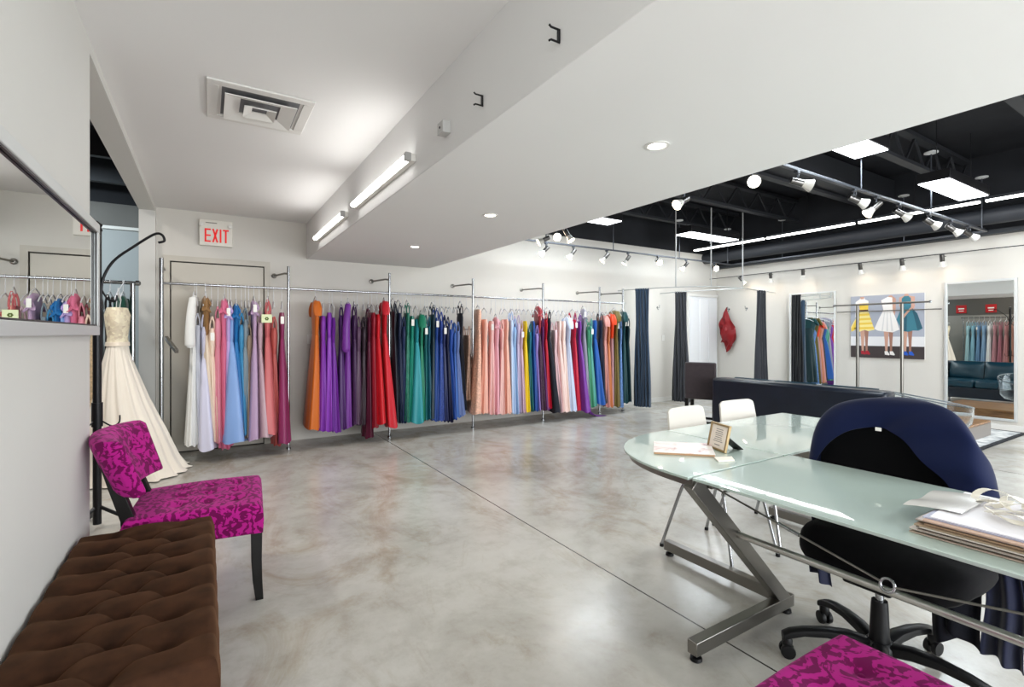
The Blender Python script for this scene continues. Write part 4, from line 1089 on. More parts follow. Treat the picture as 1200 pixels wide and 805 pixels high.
# ================================================================== coat stand
cs = thing('coat_stand', 'tall black metal coat stand with curled hooks at the wall opening', 'coat stand', (-.62, 4.25, 0))
cx, cy = -.62, 4.25
build('pole', MB().tube([(cx, cy, .03), (cx, cy, 1.98)], .024, 14), BLACK_METAL, cs, world=True)
build('collar', MB().lathe([(.031, 0), (.031, .16)], (cx, cy, .68), 14), BLACK_METAL, cs, world=True)
build('finial', MB().lathe([(.02, 0), (.03, .01), (.022, .03), (.03, .05), (.0, .075)], (cx, cy, 1.98), 14), BLACK_METAL, cs, world=True)
for k in range(3):
    a = math.radians(-12 + 120 * k); d = Vector((math.cos(a), math.sin(a), 0)); c = Vector((cx, cy, 0))
    pts = [c + d * .02 + Vector((0, 0, 1.52)), c + d * .03 + Vector((0, 0, 1.66)), c + d * .09 + Vector((0, 0, 1.79)), c + d * .21 + Vector((0, 0, 1.90)), c + d * .32 + Vector((0, 0, 1.985)), c + d * .365 + Vector((0, 0, 1.985)), c + d * .38 + Vector((0, 0, 1.945)), c + d * .345 + Vector((0, 0, 1.93))]
    build('curled_hook', MB().tube(spline(pts, 40), .0085, 8), BLACK_METAL, cs, world=True)
    pts = [c + d * .02 + Vector((0, 0, 1.60)), c + d * .06 + Vector((0, 0, 1.53)), c + d * .10 + Vector((0, 0, 1.52)), c + d * .11 + Vector((0, 0, 1.56))]
    build('small_hook', MB().tube(spline(pts, 16), .006, 8), BLACK_METAL, cs, world=True)
    pts = [c + d * .02 + Vector((0, 0, .72)), c + d * .08 + Vector((0, 0, .68)), c + d * .12 + Vector((0, 0, .70)), c + d * .125 + Vector((0, 0, .75))]
    build('umbrella_hook', MB().tube(spline(pts, 16), .005, 8), BLACK_METAL, cs, world=True)
    b = c + d * .22
    pts = [c + d * .02 + Vector((0, 0, .14)), c + d * .1 + Vector((0, 0, .09)), c + d * .2 + Vector((0, 0, .03)), c + d * .25 + Vector((0, 0, .012))]
    build('foot', MB().tube(spline(pts, 14), .012, 8), BLACK_METAL, cs, world=True)

# ================================================================== mirrors, print, stand on the right wall
def wall_mirror_right(name, label, y0, y1, z0, z1, fw, yaw=0):
    t = thing(name, label, 'mirror', (XR, y0, z0))
    m = MB(); d = .035
    m.box(XR - d, y0, z0, XR - .002, y0 + fw, z1); m.box(XR - d, y1 - fw, z0, XR - .002, y1, z1)
    m.box(XR - d, y0 + fw, z0, XR - .002, y1 - fw, z0 + fw); m.box(XR - d, y0 + fw, z1 - fw, XR - .002, y1 - fw, z1)
    build('frame', m, SILVER if fw > .03 else mat('pale_frame', '#dadcda', .35), t, world=True, bevel=.003)
    build('glass', MB().box(XR - .018, y0 + fw - .003, z0 + fw - .003, XR - .010, y1 - fw + .003, z1 - fw + .003), MIRROR, t, world=True, smooth=False)
    t.rotation_euler.z = math.radians(yaw)
    return t
wall_mirror_right('wall_mirror', 'narrow tall mirror with slim pale frame left of the dress print', 4.19, 4.96, .32, 2.03, .025, 1.6)
wall_mirror_right('wall_mirror', 'large tall silver-framed mirror right of the dress print', 1.985, 2.74, .13, 2.04, .032)
# long mirror on the left wall
t = thing('wall_mirror', 'long horizontal silver-framed mirror on the left wall above the bench', 'mirror', (XL, 2.1, 1.30))
y0, y1, z0, z1, fw, d = 1.0, 2.975, 1.293, 1.81, .042, .036
m = MB()
m.box(XL + .002, y0, z0, XL + d, y1, z0 + fw); m.box(XL + .002, y0, z1 - fw, XL + d, y1, z1)
m.box(XL + .002, y0, z0 + fw, XL + d, y0 + fw, z1 - fw); m.box(XL + .002, y1 - fw, z0 + fw, XL + d, y1, z1 - fw)
build('frame', m, SILVER, t, world=True, bevel=.003)
m = MB()
i0 = .006
m.box(XL + d - .012, y0 + fw, z0 + fw, XL + d - .004, y1 - fw, z0 + fw + i0); m.box(XL + d - .012, y0 + fw, z1 - fw - i0, XL + d - .004, y1 - fw, z1 - fw); m.box(XL + d - .012, y1 - fw - i0, z0 + fw, XL + d - .004, y1 - fw, z1 - fw)
build('inner_bead', m, mat('dark_bead', '#3c3b3a', .4), t, world=True)
build('glass', MB().box(XL + .010, y0 + fw - .003, z0 + fw - .003, XL + .022, y1 - fw + .003, z1 - fw + .003), MIRROR, t, world=True, smooth=False)

# dress print
pr = thing('canvas_print', 'wide canvas print of three women in yellow, white and blue dresses', 'picture', (XR, 3.46, .918))
PY0, PY1, PZ0, PZ1 = 3.955, 2.97, .915, 1.912
pm = [mat('print_' + k, c, .55) for k, c in (('sky', '#a4a8b4'), ('band', '#dddcdd'), ('dark', '#3f3636'), ('yellow', '#e9c64a'), ('paleyellow', '#f0dd92'), ('white', '#eeeae6'), ('offwhite', '#d8d6d4'), ('teal', '#3c7686'), ('darkteal', '#2b5868'), ('skin', '#c69a86'), ('shade', '#9c7160'), ('red', '#a31d2c'), ('blue', '#2456b8'), ('belt', '#5b3a24'))]
SKY, BAND, DARK, YEL, PYEL, WHT, OFW, TEA, DTEA, SKN, SHD, REDM, BLU, BELT = range(14)
m = MB()
def pq(u, v, lay): return (XR - .030 - lay * .0004, lerp(PY0, PY1, u), lerp(PZ1, PZ0, v))
def poly(pts, mi, lay):
    n = len(pts); m.add([pq(u, v, lay) for u, v in pts], [tuple(range(n))], mi)
def cpoly(pts, mi, lay): poly([((x - 60) / 690., (y - 130) / 580.) for x, y in pts], mi, lay)
m.box(XR - .030, PY1, PZ0, XR - .002, PY0, PZ1, OFW)
poly([(0, 0), (1, 0), (1, .66), (0, .66)], SKY, 1); poly([(0, .66), (1, .66), (1, .81), (0, .81)], BAND, 1); poly([(0, .81), (1, .81), (1, 1), (0, 1)], DARK, 1)
def fig_legs(x0, x1, ytop, yb, sh, k):
    cpoly([(x0 - 22, ytop), (x0 + 26, ytop), (x0 + 20, lerp(ytop, yb, .45)), (x0 + 14, yb), (x0 - 6, yb), (x0 - 12, lerp(ytop, yb, .5))], SKN, 2)
    cpoly([(x1 - 24, ytop), (x1 + 20, ytop), (x1 + 12, lerp(ytop, yb, .5)), (x1 + 8, yb), (x1 - 10, yb), (x1 - 16, lerp(ytop, yb, .45))], SHD, 2)
    for x in (x0, x1): cpoly([(x - 14, yb - 8), (x + 14, yb - 10), (x + 34, yb + 18), (x + 30, yb + 28), (x - 10, yb + 22)], sh, 3)
# woman in yellow
fig_legs(178, 222, 440, 655, REDM, 0)
cpoly([(110, 185), (150, 160), (165, 140), (195, 140), (205, 162), (240, 180), (236, 262), (150, 262), (140, 230), (130, 330), (108, 330)], WHT, 3)
cpoly([(155, 138), (198, 138), (194, 160), (162, 160)], SKN, 4)
cpoly([(148, 200), (240, 200), (236, 268), (152, 268)], YEL, 4)
cpoly([(152, 262), (234, 262), (262, 350), (300, 450), (240, 462), (200, 450), (150, 468), (130, 440), (66, 468), (62, 420), (100, 360), (120, 330)], PYEL, 5)
for k in range(4): cpoly([(140 - k * 14, 300 + k * 42), (248 + k * 14, 296 + k * 42), (254 + k * 14, 314 + k * 42), (134 - k * 14, 320 + k * 42)], YEL, 6)
cpoly([(66, 440), (120, 340), (128, 430), (70, 466)], YEL, 6); cpoly([(150, 260), (236, 260), (236, 274), (150, 274)], BELT, 6)
# woman in white
fig_legs(408, 456, 450, 655, WHT, 1)
cpoly([(360, 180), (420, 155), (440, 138), (462, 138), (475, 150), (500, 170), (498, 270), (480, 385), (455, 385), (470, 280), (462, 270), (384, 270)], SKN, 3)
cpoly([(362, 180), (424, 150), (466, 158), (470, 270), (384, 270)], WHT, 4)
cpoly([(384, 268), (466, 268), (500, 350), (532, 450), (470, 474), (410, 468), (330, 458), (298, 440), (340, 350)], WHT, 5)
for k in range(3): cpoly([(392 + k * 26, 290), (398 + k * 26, 290), (380 + k * 48, 462), (366 + k * 46, 462)], OFW, 6)
# woman in blue
fig_legs(578, 628, 450, 652, BLU, 2)
cpoly([(530, 160), (572, 150), (578, 132), (610, 131), (616, 150), (668, 160), (664, 260), (600, 310), (560, 360), (545, 330), (620, 262), (550, 262), (528, 240)], SKN, 3)
cpoly([(552, 172), (575, 152), (612, 150), (634, 172), (636, 262), (554, 262)], TEA, 4)
cpoly([(552, 262), (636, 250), (690, 310), (735, 440), (700, 460), (650, 458), (610, 470), (560, 462), (505, 360), (530, 300)], TEA, 5)
cpoly([(640, 260), (690, 312), (734, 440), (690, 452), (660, 330)], DTEA, 6); cpoly([(575, 330), (600, 330), (596, 462), (572, 462)], DTEA, 6)
cpoly([(664, 225), (672, 240), (610, 300), (570, 350), (555, 330), (600, 285)], SKN, 7)
build('canvas', m, pm, pr, smooth=False, world=True)

st2 = thing('rail_stand', 'chrome two-post hanging rail standing in front of dress print', 'clothing rack', (8.75, 3.43, 0))
for y in (3.72, 3.135):
    build('post', MB().tube([(8.75, y, 0), (8.75, y, 1.745)], .022, 14), STEEL, st2, world=True)
    build('base_plate', MB().bar((8.55, y, .012), (8.95, y, .012), .06, .022), CHROME, st2, world=True)
build('hanging_rail', MB().tube([(8.75, 4.06, 1.757), (8.75, 2.80, 1.757)], .0135, 12), STEEL, st2, world=True)
for y in (4.06, 2.80): build('rail_end', MB().lathe([(.0, -.016), (.018, -.012), (.018, .012), (.0, .016)], (8.75, y, 1.757), 12, axis=(0, 1, 0)), CHROME, st2, world=True)
wr = thing('wall_rail', 'thin steel rail fixed to right wall behind the standing rail', 'rail', (XR - .05, 3.4, 1.62))
build('bar', MB().tube([(XR - .06, 4.15, 1.66), (XR - .06, 2.76, 1.66)], .008, 10), STEEL, wr, world=True)
for y in (4.1, 2.8): build('bracket', MB().tube([(XR - .06, y, 1.66), (XR, y, 1.66)], .007, 8), STEEL, wr, world=True)

# ================================================================== fitting rooms
CZ = 2.07
WP = mat('white_rail_paint', '#b9b9b8', .4, .1)
cr = thing('curtain_track', 'white suspended curtain rail enclosing the fitting rooms in the corner', 'curtain rail', (7.4, 5.4, CZ))
p1 = spline([(6.28, 6.5, CZ), (6.33, 6.10, CZ), (6.55, 5.55, CZ), (6.95, 5.12, CZ), (7.6, 5.02, CZ), (8.3, 5.10, CZ), (9.1, 5.25, CZ)], 60)
build('outer_rail', MB().tube(p1, .008, 8), WP, cr, world=True)
p2 = [(7.38, 6.5, CZ), (7.40, 6.1, CZ), (7.55, 5.6, CZ), (7.75, 5.03, CZ)]
build('divider_rail', MB().tube(spline(p2, 24), .008, 8), WP, cr, world=True)
for x, y in ((6.60, 5.48), (7.0, 5.10), (7.75, 5.03)):
    build('hanger_rod', MB().tube([(x, y, CZ), (x, y, 3.36)], .009, 8), WP, cr, world=True)
def curtain(label, c, x, y, ang, w, z0, z1, nfold, amp, spread=1.25):
    t = thing('curtain', label, 'curtain', (x, y, z0)); d = Vector((math.cos(ang), math.sin(ang), 0)); nr = Vector((-d.y, d.x, 0))
    def fn(u, v):
        s = (u - .5) * w * lerp(.86, spread, v); z = lerp(z1, z0, v)
        a = amp * (.55 + .6 * v) * math.sin(u * nfold * 2 * PI + .6 * math.sin(v * 3 + u * 5))
        p = Vector((x, y, 0)) + d * (s + .012 * math.sin(v * 6 + u * 9)) + nr * a; return (p.x, p.y, z)
    build('cloth', MB().grid(nfold * 14, 24, fn, .006), c, t, world=True, angle=80)
    h = MB()
    def fn2(u, v):
        s = (u - .5) * w * .86; a = amp * .56 * math.sin(u * nfold * 2 * PI + .6 * math.sin(u * 5)); p = Vector((x, y, 0)) + d * s + nr * (a); return (p.x, p.y, lerp(z1 + .025, z1 - .02, v))
    build('heading_tape', h.grid(nfold * 14, 3, fn2, .008), c, t, world=True, angle=80)
    for k in range(nfold + 1):
        p = Vector((x, y, 0)) + d * ((k / nfold - .5) * w * .8)
        build('curtain_ring', MB().tube([(p.x, p.y + .017 * math.cos(a), CZ - .006 + .02 * math.sin(a)) for a in [i * PI / 6 for i in range(12)]], .0025, 6, True), CHROME, t, world=True)
    return t
NC = mottled('navy_curtain_cloth', '#28405a', '#243a52', 40, .7, .2, 300, sheen=.4)
GC = mottled('charcoal_curtain_cloth', '#2e3037', '#2a2c33', 40, .75, .2, 300, sheen=.4)
curtain('navy blue fitting-room curtain gathered at the end of the gown rack', NC, 6.36, 6.00, math.radians(-62), .27, .045, 2.05, 6, .04, 1.02)
curtain('charcoal curtain gathered between the two fitting rooms', GC, 7.43, 6.06, math.radians(-70), .24, .05, 2.05, 5, .04, 1.35)
curtain('charcoal curtain gathered by the right wall beside the narrow mirror', GC, 8.44, 5.125, math.radians(8), .29, .05, 2.05, 5, .045, 1.4)
def wall_hook(x, y, z, nx, ny, label):
    t = thing('wall_hook', label, 'hook', (x, y, z)); n = Vector((nx, ny, 0)); p = Vector((x, y, z))
    build('plate', MB().lathe([(.018, 0), (.018, .006), (.01, .008)], p, 12, axis=n), CHROME, t, world=True)
    build('prong', MB().tube(spline([p + n * .005, p + n * .04 + Vector((0, 0, -.012)), p + n * .055 + Vector((0, 0, .012)), p + n * .06 + Vector((0, 0, .05))], 12), .006, 8), CHROME, t, world=True)
    build('lower_prong', MB().tube(spline([p + Vector((0, 0, -.01)), p + n * .02 + Vector((0, 0, -.045)), p + n * .04 + Vector((0, 0, -.03))], 10), .005, 8), CHROME, t, world=True)
    return t
wall_hook(7.30, YB, 1.80, 0, -1, 'chrome hook on the back wall between the two curtains')
wall_hook(XR, 6.21, 1.80, -1, 0, 'chrome hook holding the crumpled red garment')
wall_hook(XR, 5.82, 1.80, -1, 0, 'chrome hook right of the red garment')
# red garment hung from the hook
rg = thing('red_garment', 'crumpled red satin garment hanging from hook in the fitting room', 'garment', (XR - .06, 6.21, 1.0))
RS = fabric('#860f17', 'satin')
def rgf(u, v):
    s = (u - .5); wdt = .03 + .33 * smoothstep(0, .55, v) * (1 - .35 * smoothstep(.65, 1, v))
    hemz = .10 * math.sin(u * 7 + .6) + (.16 if u < .35 else 0) * v
    y = 6.21 - s * wdt + .03 * math.sin(v * 7)
    x = XR - .07 - .05 * math.sin(v * PI) * (.5 + .5 * math.cos(s * 5)) + .034 * math.sin(u * 13 + v * 9) * v + .014 * math.sin(u * 5 - v * 19)
    return (x, y, lerp(1.84, .98, v) + hemz * v * .6)
build('cloth', MB().grid(40, 40, rgf, .006), RS, rg, world=True, angle=80)
def rgf2(u, v):
    return (XR - .125 - .03 * math.sin(v * PI) + .012 * math.sin(u * 8), 6.24 - u * .24 + .06 * v, lerp(1.48, 1.22, v) - .16 * u + .03 * math.sin(u * 9 + v * 3))
build('fold', MB().grid(20, 12, rgf2, .006), RS, rg, world=True, angle=80)
def plate(label, x0, z0, x1, z1, y, cat='light switch', nm='light_switch'):
    t = thing(nm, label, cat, ((x0 + x1) / 2, y, z0))
    build('cover_plate', MB().box(x0, y - .008, z0, x1, y, z1), WHITE_PLASTIC, t, world=True, bevel=.002)
    xc, zc = (x0 + x1) / 2, (z0 + z1) / 2
    build('rocker', MB().box(xc - .014, y - .013, zc - .03, xc + .014, y - .007, zc + .03), WHITE_PLASTIC, t, world=True, bevel=.002)
plate('white light switch on the back wall between navy and charcoal curtains', 7.43, 1.16, 7.50, 1.275, YB)
plate('white switch plate on the back wall left of the orange gown', 1.052, 1.175, 1.155, 1.292, YB)

# ================================================================== exit sign, vent, tube lamps, fittings
ex = thing('exit_sign', 'white exit sign with red letters on the wall above the door', 'sign', (.093, YB, 2.29))
EXW = mat('exit_sign_white', '#e6e2d8', .4)
build('housing', MB().box(-.07, YB - .05, 2.285, .255, YB, 2.575), EXW, ex, world=True, bevel=.008)
m = MB(); a0, zb_, zt_ = -.018, 2.325, 2.475; yy = YB - .052; wd_ = .058; sw = .017; gp = .014
def stroke(x0, z0, x1, z1, w=sw): m.bar((x0, yy, z0), (x1, yy, z1), w, .004, up=(0, 1, 0))
x = a0
m.box(x, yy - .002, zb_, x + sw, yy + .002, zt_)
for z in (zb_, (zb_ + zt_) / 2 - sw / 2, zt_ - sw): m.box(x + sw, yy - .002, z, x + wd_, yy + .002, z + sw)
x += wd_ + gp
stroke(x + .008, zb_, x + wd_ - .008, zt_); stroke(x + wd_ - .008, zb_, x + .008, zt_)
x += wd_ + gp; m.box(x, yy - .002, zb_, x + sw, yy + .002, zt_)
x += sw + gp; m.box(x, yy - .002, zt_ - sw, x + wd_, yy + .002, zt_); m.box(x + wd_ / 2 - sw / 2, yy - .002, zb_, x + wd_ / 2 + sw / 2, yy + .002, zt_ - sw)
build('exit_lettering', m, mat('red_exit_letters', '#cf0f0f', .4, emit='#d80808', es=.35), ex, world=True, smooth=False)
for x in (-.045, .228):
    build('emergency_lamp', MB().lathe([(.02, 0), (.026, .012), (.024, .03), (.012, .036)], (x, YB - .05, 2.515), 16, axis=(0, -1, 0)), WHITE_PLASTIC, ex, world=True)
build('top_strip', MB().box(-.01, YB - .054, 2.535, .10, YB - .05, 2.545), mat('grey_print', '#8d8780', .7), ex, world=True)

vt = thing('ceiling_vent', 'square white stepped air diffuser in the ceiling', 'vent', (.272, 3.325, ZC))
vc = (.272, 3.325)
VW = mat('white_vent_metal', '#dcdad6', .45)
def frus(h0, z0, h1, z1, th=.004):
    m = MB(); sq = lambda h, z: [(vc[0] + sx * h, vc[1] + sy * h, z) for sx, sy in ((-1, -1), (1, -1), (1, 1), (-1, 1))]
    m.loops([sq(h0, z0), sq(h1, z1), sq(h1 - th, z1 + .001), sq(h0 - th, z0)], False, False); m.loops([sq(h0 - th, z0), sq(h0, z0)], False, False); return m
build('dark_throat', MB().box(vc[0] - .21, vc[1] - .21, ZC - .002, vc[0] + .21, vc[1] + .21, ZC - .0005), mat('vent_throat', '#77777a', .8), vt, world=True)
m = MB()
for a, b, c, d_ in ((-.272, -.272, .272, -.215), (-.272, .215, .272, .272), (-.272, -.215, -.215, .215), (.215, -.215, .272, .215)): m.box(vc[0] + a, vc[1] + b, ZC - .012, vc[0] + c, vc[1] + d_, ZC)
build('flange', m, VW, vt, world=True, bevel=.003)
def cone(ho, hi, zo, zi):
    m = MB(); sq = lambda h, z: [(vc[0] + sx * h, vc[1] + sy * h, z) for sx, sy in ((-1, -1), (1, -1), (1, 1), (-1, 1))]
    m.loops([sq(ho, zo), sq(ho, zo + .006), sq(hi, zi + .006), sq(hi, zi), sq(ho, zo)], False, False); return m
build('louvre', cone(.185, .105, ZC - .034, ZC - .010), VW, vt, world=True, smooth=False)
build('louvre', cone(.085, .04, ZC - .040, ZC - .016), VW, vt, world=True, smooth=False)
build('louvre', cone(.222, .200, ZC - .004, ZC - .003), VW, vt, world=True, smooth=False)

for ya, yb, lab in ((2.76, 4.08, 'fluorescent tube lamp on the bulkhead nearer the camera'), (4.38, 5.72, 'fluorescent tube lamp on the bulkhead nearer the back wall')):
    t = thing('tube_lamp', lab, 'wall lamp', (1.05, (ya + yb) / 2, 2.335), 0, 'tube lamps on the bulkhead')
    build('housing', MB().box(1.018, ya, 2.315, 1.05, yb, 2.36), WHITE_PLASTIC, t, world=True, bevel=.004)
    build('tube', MB().tube([(1.004, ya + .03, 2.34), (1.004, yb - .03, 2.34)], .020, 14), TUBEGLOW, t, world=True)
    for y in (ya, yb - .035): build('end_cap', MB().box(.985, y, 2.316, 1.022, y + .035, 2.364), mat('grey_end_cap', '#a9a8a6', .4), t, world=True, bevel=.004)
    lamp('AREA', (.975, (ya + yb) / 2, 2.345), 1.6, (1, .985, .96), yb - ya - .1, .05, aim=(-1, 0, .25), parent=t)
for y, lab in ((1.935, 'black spring clip on the bulkhead next to the junction box'), (1.373, 'black spring clip on the bulkhead farther from the junction box')):
    m = MB()
    for z in (2.318, 2.362): m.tube([(1.05, y, z), (1.012, y, z), (1.004, y, z + (.006 if z > 2.34 else -.006))], .004, 6)
    m.bar((1.045, y, 2.318), (1.045, y, 2.362), .012, .006)
    tag(build('tube_clip', m, BLACK_METAL, None), lab, 'clip', 'clips on the bulkhead')
jb = thing('junction_box', 'small grey junction box on bulkhead beyond the tube lamp', 'junction box', (1.05, 2.31, 2.315))
build('box', MB().box(1.005, 2.275, 2.315, 1.05, 2.345, 2.375), mat('grey_box', '#bdbcba', .5), jb, world=True, bevel=.003)
build('screw', MB().lathe([(.006, 0), (.006, -.003)], (1.005, 2.31, 2.345), 8, axis=(1, 0, 0)), BLACK_METAL, jb, world=True)
for y, lab in ((1.666, 'recessed downlight in the bulkhead nearest the camera'), (3.329, 'recessed downlight in the middle of the bulkhead'), (4.955, 'recessed downlight in the bulkhead nearest the back wall')):
    t = thing('downlight', lab, 'ceiling light', (1.87, y, ZS), 0, 'downlights in the bulkhead')
    build('trim_ring', MB().lathe([(.058, 0), (.060, -.004), (.046, -.006), (.042, -.001)], (1.87, y, ZS), 28, cap=False), TRIM, t, world=True)
    build('lamp_face', MB().lathe([(.0, -.0015), (.041, -.0015), (.041, -.0005)], (1.87, y, ZS), 24, cap=False), DOWNGLOW, t, world=True)
    lamp('SPOT', (1.87, y, ZS - .02), 22, (1, .96, .9), .04, aim=(0, 0, -1), parent=t, spot=110, blend=.8)

# ================================================================== black ceiling: panels, strip light, tracks
for x0, x1, y0, y1, lab in ((4.0, 5.2, 1.95, 2.24, 'hung light panel half hidden by the bulkhead nearest the camera'), (6.68, 7.93, 1.97, 2.26, 'hung light panel crossing the strip light at right'), (6.66, 7.95, 5.22, 5.56, 'hung light panel near the back wall above the curtains'), (3.98, 5.18, 5.26, 5.58, 'hung light panel near the back wall half hidden by the bulkhead')):
    t = thing('troffer_light', lab, 'ceiling light', ((x0 + x1) / 2, (y0 + y1) / 2, 2.95), 0, 'hung light panels')
    build('housing', MB().box(x0, y0, 2.955, x1, y1, 3.06), BLACK_METAL, t, world=True, bevel=.004)
    build('diffuser', MB().box(x0 + .012, y0 + .012, 2.945, x1 - .012, y1 - .012, 2.958), GLOW, t, world=True)
    m = MB()
    for x in (x0 + .1, x1 - .1): build('suspension_wire', MB().tube([(x, (y0 + y1) / 2, 3.05), (x, (y0 + y1) / 2, 3.72)], .004, 6), BLACK_METAL, t, world=True)
    lamp('AREA', ((x0 + x1) / 2, (y0 + y1) / 2, 2.94), 28, (.84, .94, 1), x1 - x0, y1 - y0, aim=(0, 0, -1), parent=t)
# unseen panels added behind the camera as fill light
for x0, y0 in ((4.0, -1.3), (6.7, -1.3)):
    t = thing('troffer_light', 'added fill light panel out of view toward the shop front', 'ceiling light', (x0 + .6, y0 + .15, 2.95), 0, 'added fill panels toward the shop front')
    build('housing', MB().box(x0, y0, 2.955, x0 + 1.2, y0 + .3, 3.06), BLACK_METAL, t, world=True, bevel=.004)
    build('diffuser', MB().box(x0 + .012, y0 + .012, 2.945, x0 + 1.188, y0 + .288, 2.958), GLOW, t, world=True)
    lamp('AREA', (x0 + .6, y0 + .15, 2.94), 55, (.93, .97, 1), 1.2, .3, aim=(0, 0, -1), parent=t)
t = thing('strip_light', 'long bright strip light hung along the right side of black ceiling', 'ceiling light', (8.2, 3.4, 2.94))
edges = [-1., .35, 1.62, 2.9, 4.15, 5.4, 6.4]
edges = [-.6, .75, 2.1, 3.5, 4.9, 6.38]
for a, b in zip(edges, edges[1:]):
    build('housing', MB().box(8.17, a + .02, 2.955, 8.23, b - .02, 2.99), GREYMETAL, t, world=True)
    build('light_bar', MB().box(8.175, a + .03, 2.93, 8.225, b - .03, 2.957), TUBEGLOW, t, world=True)
    build('drop_wire', MB().tube([(8.2, (a + b) / 2, 2.98), (8.2, (a + b) / 2, 3.72)], .004, 6), BLACK_METAL, t, world=True)
lamp('AREA', (8.2, 2.9, 2.92), 14, (.95, .98, 1), 6.6, .05, aim=(0, 0, -1), parent=t)
# rotate: area light's long side must run along y
for o in t.children:
    if o.type == 'LIGHT': o.data.size, o.data.size_y = .05, 6.6

TZ = 2.65
tr = thing('light_track', 'rectangular grey lighting track hung below the black ceiling', 'light track', (6.4, 4.05, TZ))
TC = [(3.80, 2.2), (8.72, 2.2), (8.72, 5.9), (3.80, 5.9)]
for (xa, ya), (xb, yb) in zip(TC, TC[1:] + TC[:1]):
    build('track_rail', MB().box(min(xa, xb) - .017, min(ya, yb) - .017, TZ - .011, max(xa, xb) + .017, max(ya, yb) + .017, TZ + .011), GREYMETAL, tr, world=True, bevel=.002)
def rod(x, y):
    build('drop_rod', MB().tube([(x, y, TZ), (x, y, 3.33)], .0075, 8), GREYMETAL, tr, world=True)
    build('canopy', MB().lathe([(.065, 0), (.065, -.012), (.02, -.025)], (x, y, 3.335), 20), SILVER, tr, world=True)
for x, y in ((5.25, 2.2), (6.9, 2.2), (8.55, 2.2), (8.72, 3.1), (8.72, 4.9), (5.6, 5.9), (7.2, 5.9), (8.6, 5.9)): rod(x, y)
CABZ, CABX = 2.43, 8.86
cb = thing('cable_line', 'thin dark lighting cable strung along the right wall', 'cable', (CABX, 3.5, CABZ))
build('wire', MB().tube([(CABX, YF + .01, CABZ), (CABX, YB - .01, CABZ)], .006, 6), BLACK_METAL, cb, world=True)
CANM = mat('satin_nickel', '#6c6a68', .3, 1.)
LENS_RING = mat('white_lamp_rim', '#d9d6cf', .3, .3)
def spotlight(x, y, z, aim, label, grp, e=10, drop=.10, glow=True, scale=1.):
    t = thing('spotlight', label, 'spotlight', (x, y, z), 0, grp); a = Vector(aim).normalized(); p = Vector((x, y, z - drop))
    build('adapter', MB().box(x - .018, y - .018, z - .032, x + .018, y + .018, z - .008), GREYMETAL, t, world=True, bevel=.003)
    build('stem', MB().tube([(x, y, z - .03), p], .0085, 8), GREYMETAL, t, world=True)
    side = a.cross(Vector((0, 0, 1))).normalized()
    build('flex_cable', MB().tube(spline([(x, y, z - .04), Vector((x, y, z - .05)) + side * .035, p + side * .045 - a * .02, p - a * .03], 14), .003, 6), BLACK_METAL, t, world=True)
    b = p - a * .055
    build('lamp_can', MB().lathe([(.018, 0), (.028, .006), (.029, .10), (.026, .105)], b, 18, axis=a), CANM, t, world=True)
    build('reflector', MB().lathe([(.028, .10), (.033, .12), (.050, .165), (.052, .172), (.046, .172)], b, 22, axis=a, cap=False), LENS_RING, t, world=True)
    build('lens', MB().lathe([(.0, .170), (.046, .170), (.046, .163), (.0, .163)], b, 20, axis=a, cap=False), WARMGLOW, t, world=True)
    lamp('SPOT', b + a * .185, e, (1, .93, .84), .04, aim=a, parent=t, spot=70, blend=.7)
    return t
def xat(px, yy): return on_plane(px, 300, yy)[0]
def yat(px, xx):
    r = (px - 600) / F_; return xx * (-r * SN + CS) / (r * CS + SN)
G1 = 'spotlights on the near side of the track'
near = [(934, (.8, -.62, -.32), 'first spotlight on the near track rail at the bulkhead edge'), (1001, (.75, -.55, -.45), 'second spotlight on the near track rail'), (1027, (-.62, .5, -.72), 'third spotlight on the near track rail, turned away to the left'), (1053, (.72, -.5, -.5), 'fourth spotlight on the near track rail below the strip light'), (1088, (.7, -.5, -.5), 'fifth spotlight on the near track rail'), (1114, (.5, -.55, -.6), 'sixth spotlight on the near track rail'), (1134, (.7, -.45, -.55), 'last spotlight on the near track rail at its right end')]
for px, aim, lab in near: spotlight(xat(px, 2.2), 2.2, TZ, aim, lab, G1, 3)
G2 = 'spotlights on the left side of the track'
spotlight(3.80, yat(802, 3.80), TZ, (-.85, .05, -.5), 'chrome spotlight at the bulkhead edge turned left over the shop floor', G2, 3)
spotlight(3.80, yat(881, 3.80), TZ, (-.72, -.62, -.30), 'glaring spotlight at the bulkhead edge pointing at the camera', G2, 3)
for px, aim, lab in ((640, (-.8, .35, -.45), 'upper left spotlight of the cluster above the racks'), (652, (-.45, -.75, -.3), 'glaring spotlight of the cluster above the racks'), (664, (.25, -.4, -.8), 'right spotlight of the cluster above the racks')):
    spotlight(3.80, min(5.88, yat(px, 3.80)), TZ, aim, lab, G2, 3)
G3 = 'spotlights on the far side of the track'
for px, aim, lab, gl in ((640, (-.6, .2, -.6), 'lower left spotlight of the cluster above the racks', 1), (672, (-.5, .2, -.7), 'lower right spotlight of the cluster above the racks', 1), (711, (-.5, .35, -.75), 'first spotlight right of the cluster on the far track rail', 1), (736, (-.4, .35, -.8), 'second spotlight right of the cluster on the far track rail', 1), (771, (-.5, -.8, -.3), 'glaring spotlight on far track rail above the navy curtain', 1), (804, (-.45, .4, -.75), 'dim spotlight between the two glaring ones on the far track rail', 1), (837, (-.55, -.78, -.25), 'glaring spotlight on far track rail above the red garment', 1)):
    spotlight(max(xat(px, 5.9), 3.85), 5.9, TZ, aim, lab, G3, 3)
G4 = 'spotlights on the cable along the right wall'
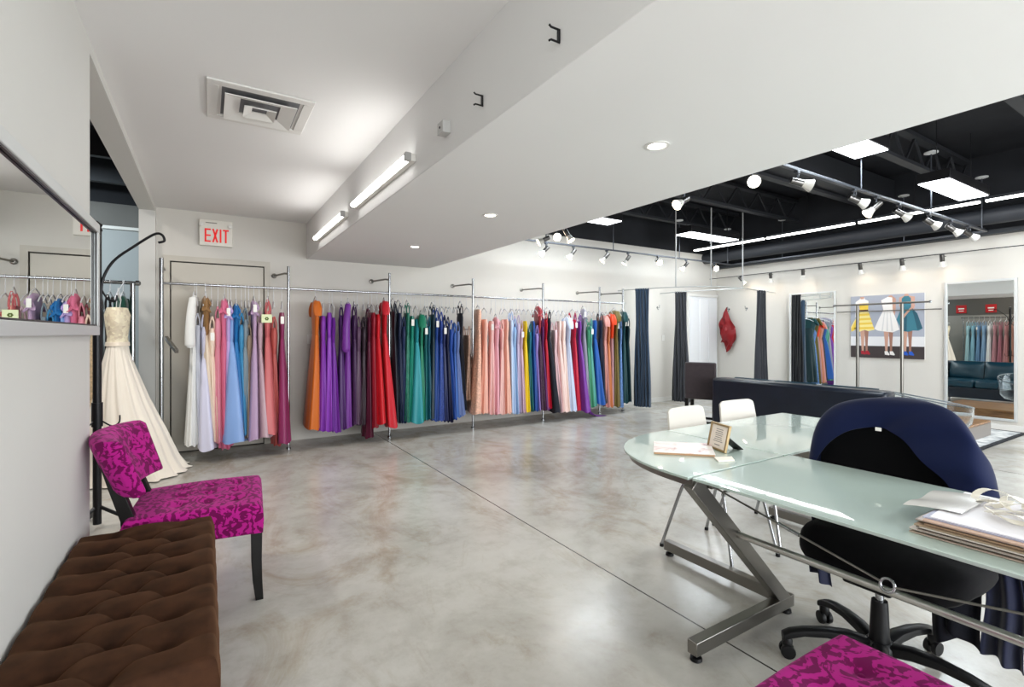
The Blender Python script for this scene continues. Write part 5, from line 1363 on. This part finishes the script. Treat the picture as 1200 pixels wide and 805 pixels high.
for px, aim, lab in ((868, (.35, -.5, -.75), 'spotlight on the wall cable nearest the room corner'), (903, (.25, .1, -.95), 'second spotlight on the wall cable from the corner'), (941, (.25, .1, -.95), 'third spotlight on the wall cable above the narrow mirror'), (1008, (.3, 0, -.95), 'fourth spotlight on the wall cable above the dress print'), (1057, (.3, 0, -.95), 'fifth spotlight on the wall cable from the corner'), (1104, (.25, 0, -.95), 'spotlight on the wall cable above the large mirror')):
    spotlight(CABX, yat(px, CABX), CABZ + .01, aim, lab, G4, .4, drop=.07)

# ================================================================== sky, added fill at the shop front, far-room light
w = bpy.data.worlds.new('daylight'); sc.world = w; w.use_nodes = True
bg = w.node_tree.nodes['Background']; bg.inputs['Color'].default_value = (.86, .93, 1, 1); bg.inputs['Strength'].default_value = 2.2
lamp('AREA', (3.05, YF + .02, 1.48), 400, (.93, .968, 1), 6.7, 2.15, aim=(0, 1, 0), name='added_window_fill')  # broad fill lamp added just inside the unseen window
lamp('AREA', (-1.7, 6.9, 3.1), 40, (.80, .93, 1), 1.2, .3, aim=(0, .3, -1), name='far_room_lamp')
lamp('AREA', (-1.5, 4.4, 3.1), 40, (1, .95, .88), 1.2, .3, aim=(-.1, 0, -1), name='far_room_lamp')

# ================================================================== camera and view
cam = bpy.data.cameras.new('camera'); co = link(bpy.data.objects.new('camera', cam))
cam.sensor_fit = 'HORIZONTAL'; cam.sensor_width = 36; cam.lens = F_ / 1200 * 36
cam.shift_y = -(402.5 - HZ_) / 1200
co.location = (0, 0, H_); co.rotation_euler = (PI / 2, 0, -TH_)
cam.clip_start = .02; cam.clip_end = 60
sc.camera = co
vs = sc.view_settings; vs.view_transform = 'Standard'; vs.look = 'None'; vs.gamma = 1; vs.use_curve_mapping = False
vs.exposure = 0.26
sc.cycles.max_bounces = 10; sc.cycles.diffuse_bounces = 5; sc.cycles.glossy_bounces = 5; sc.cycles.transmission_bounces = 8; sc.cycles.transparent_max_bounces = 8
sc.cycles.caustics_reflective = False; sc.cycles.caustics_refractive = False
sc.cycles.sample_clamp_indirect = 6
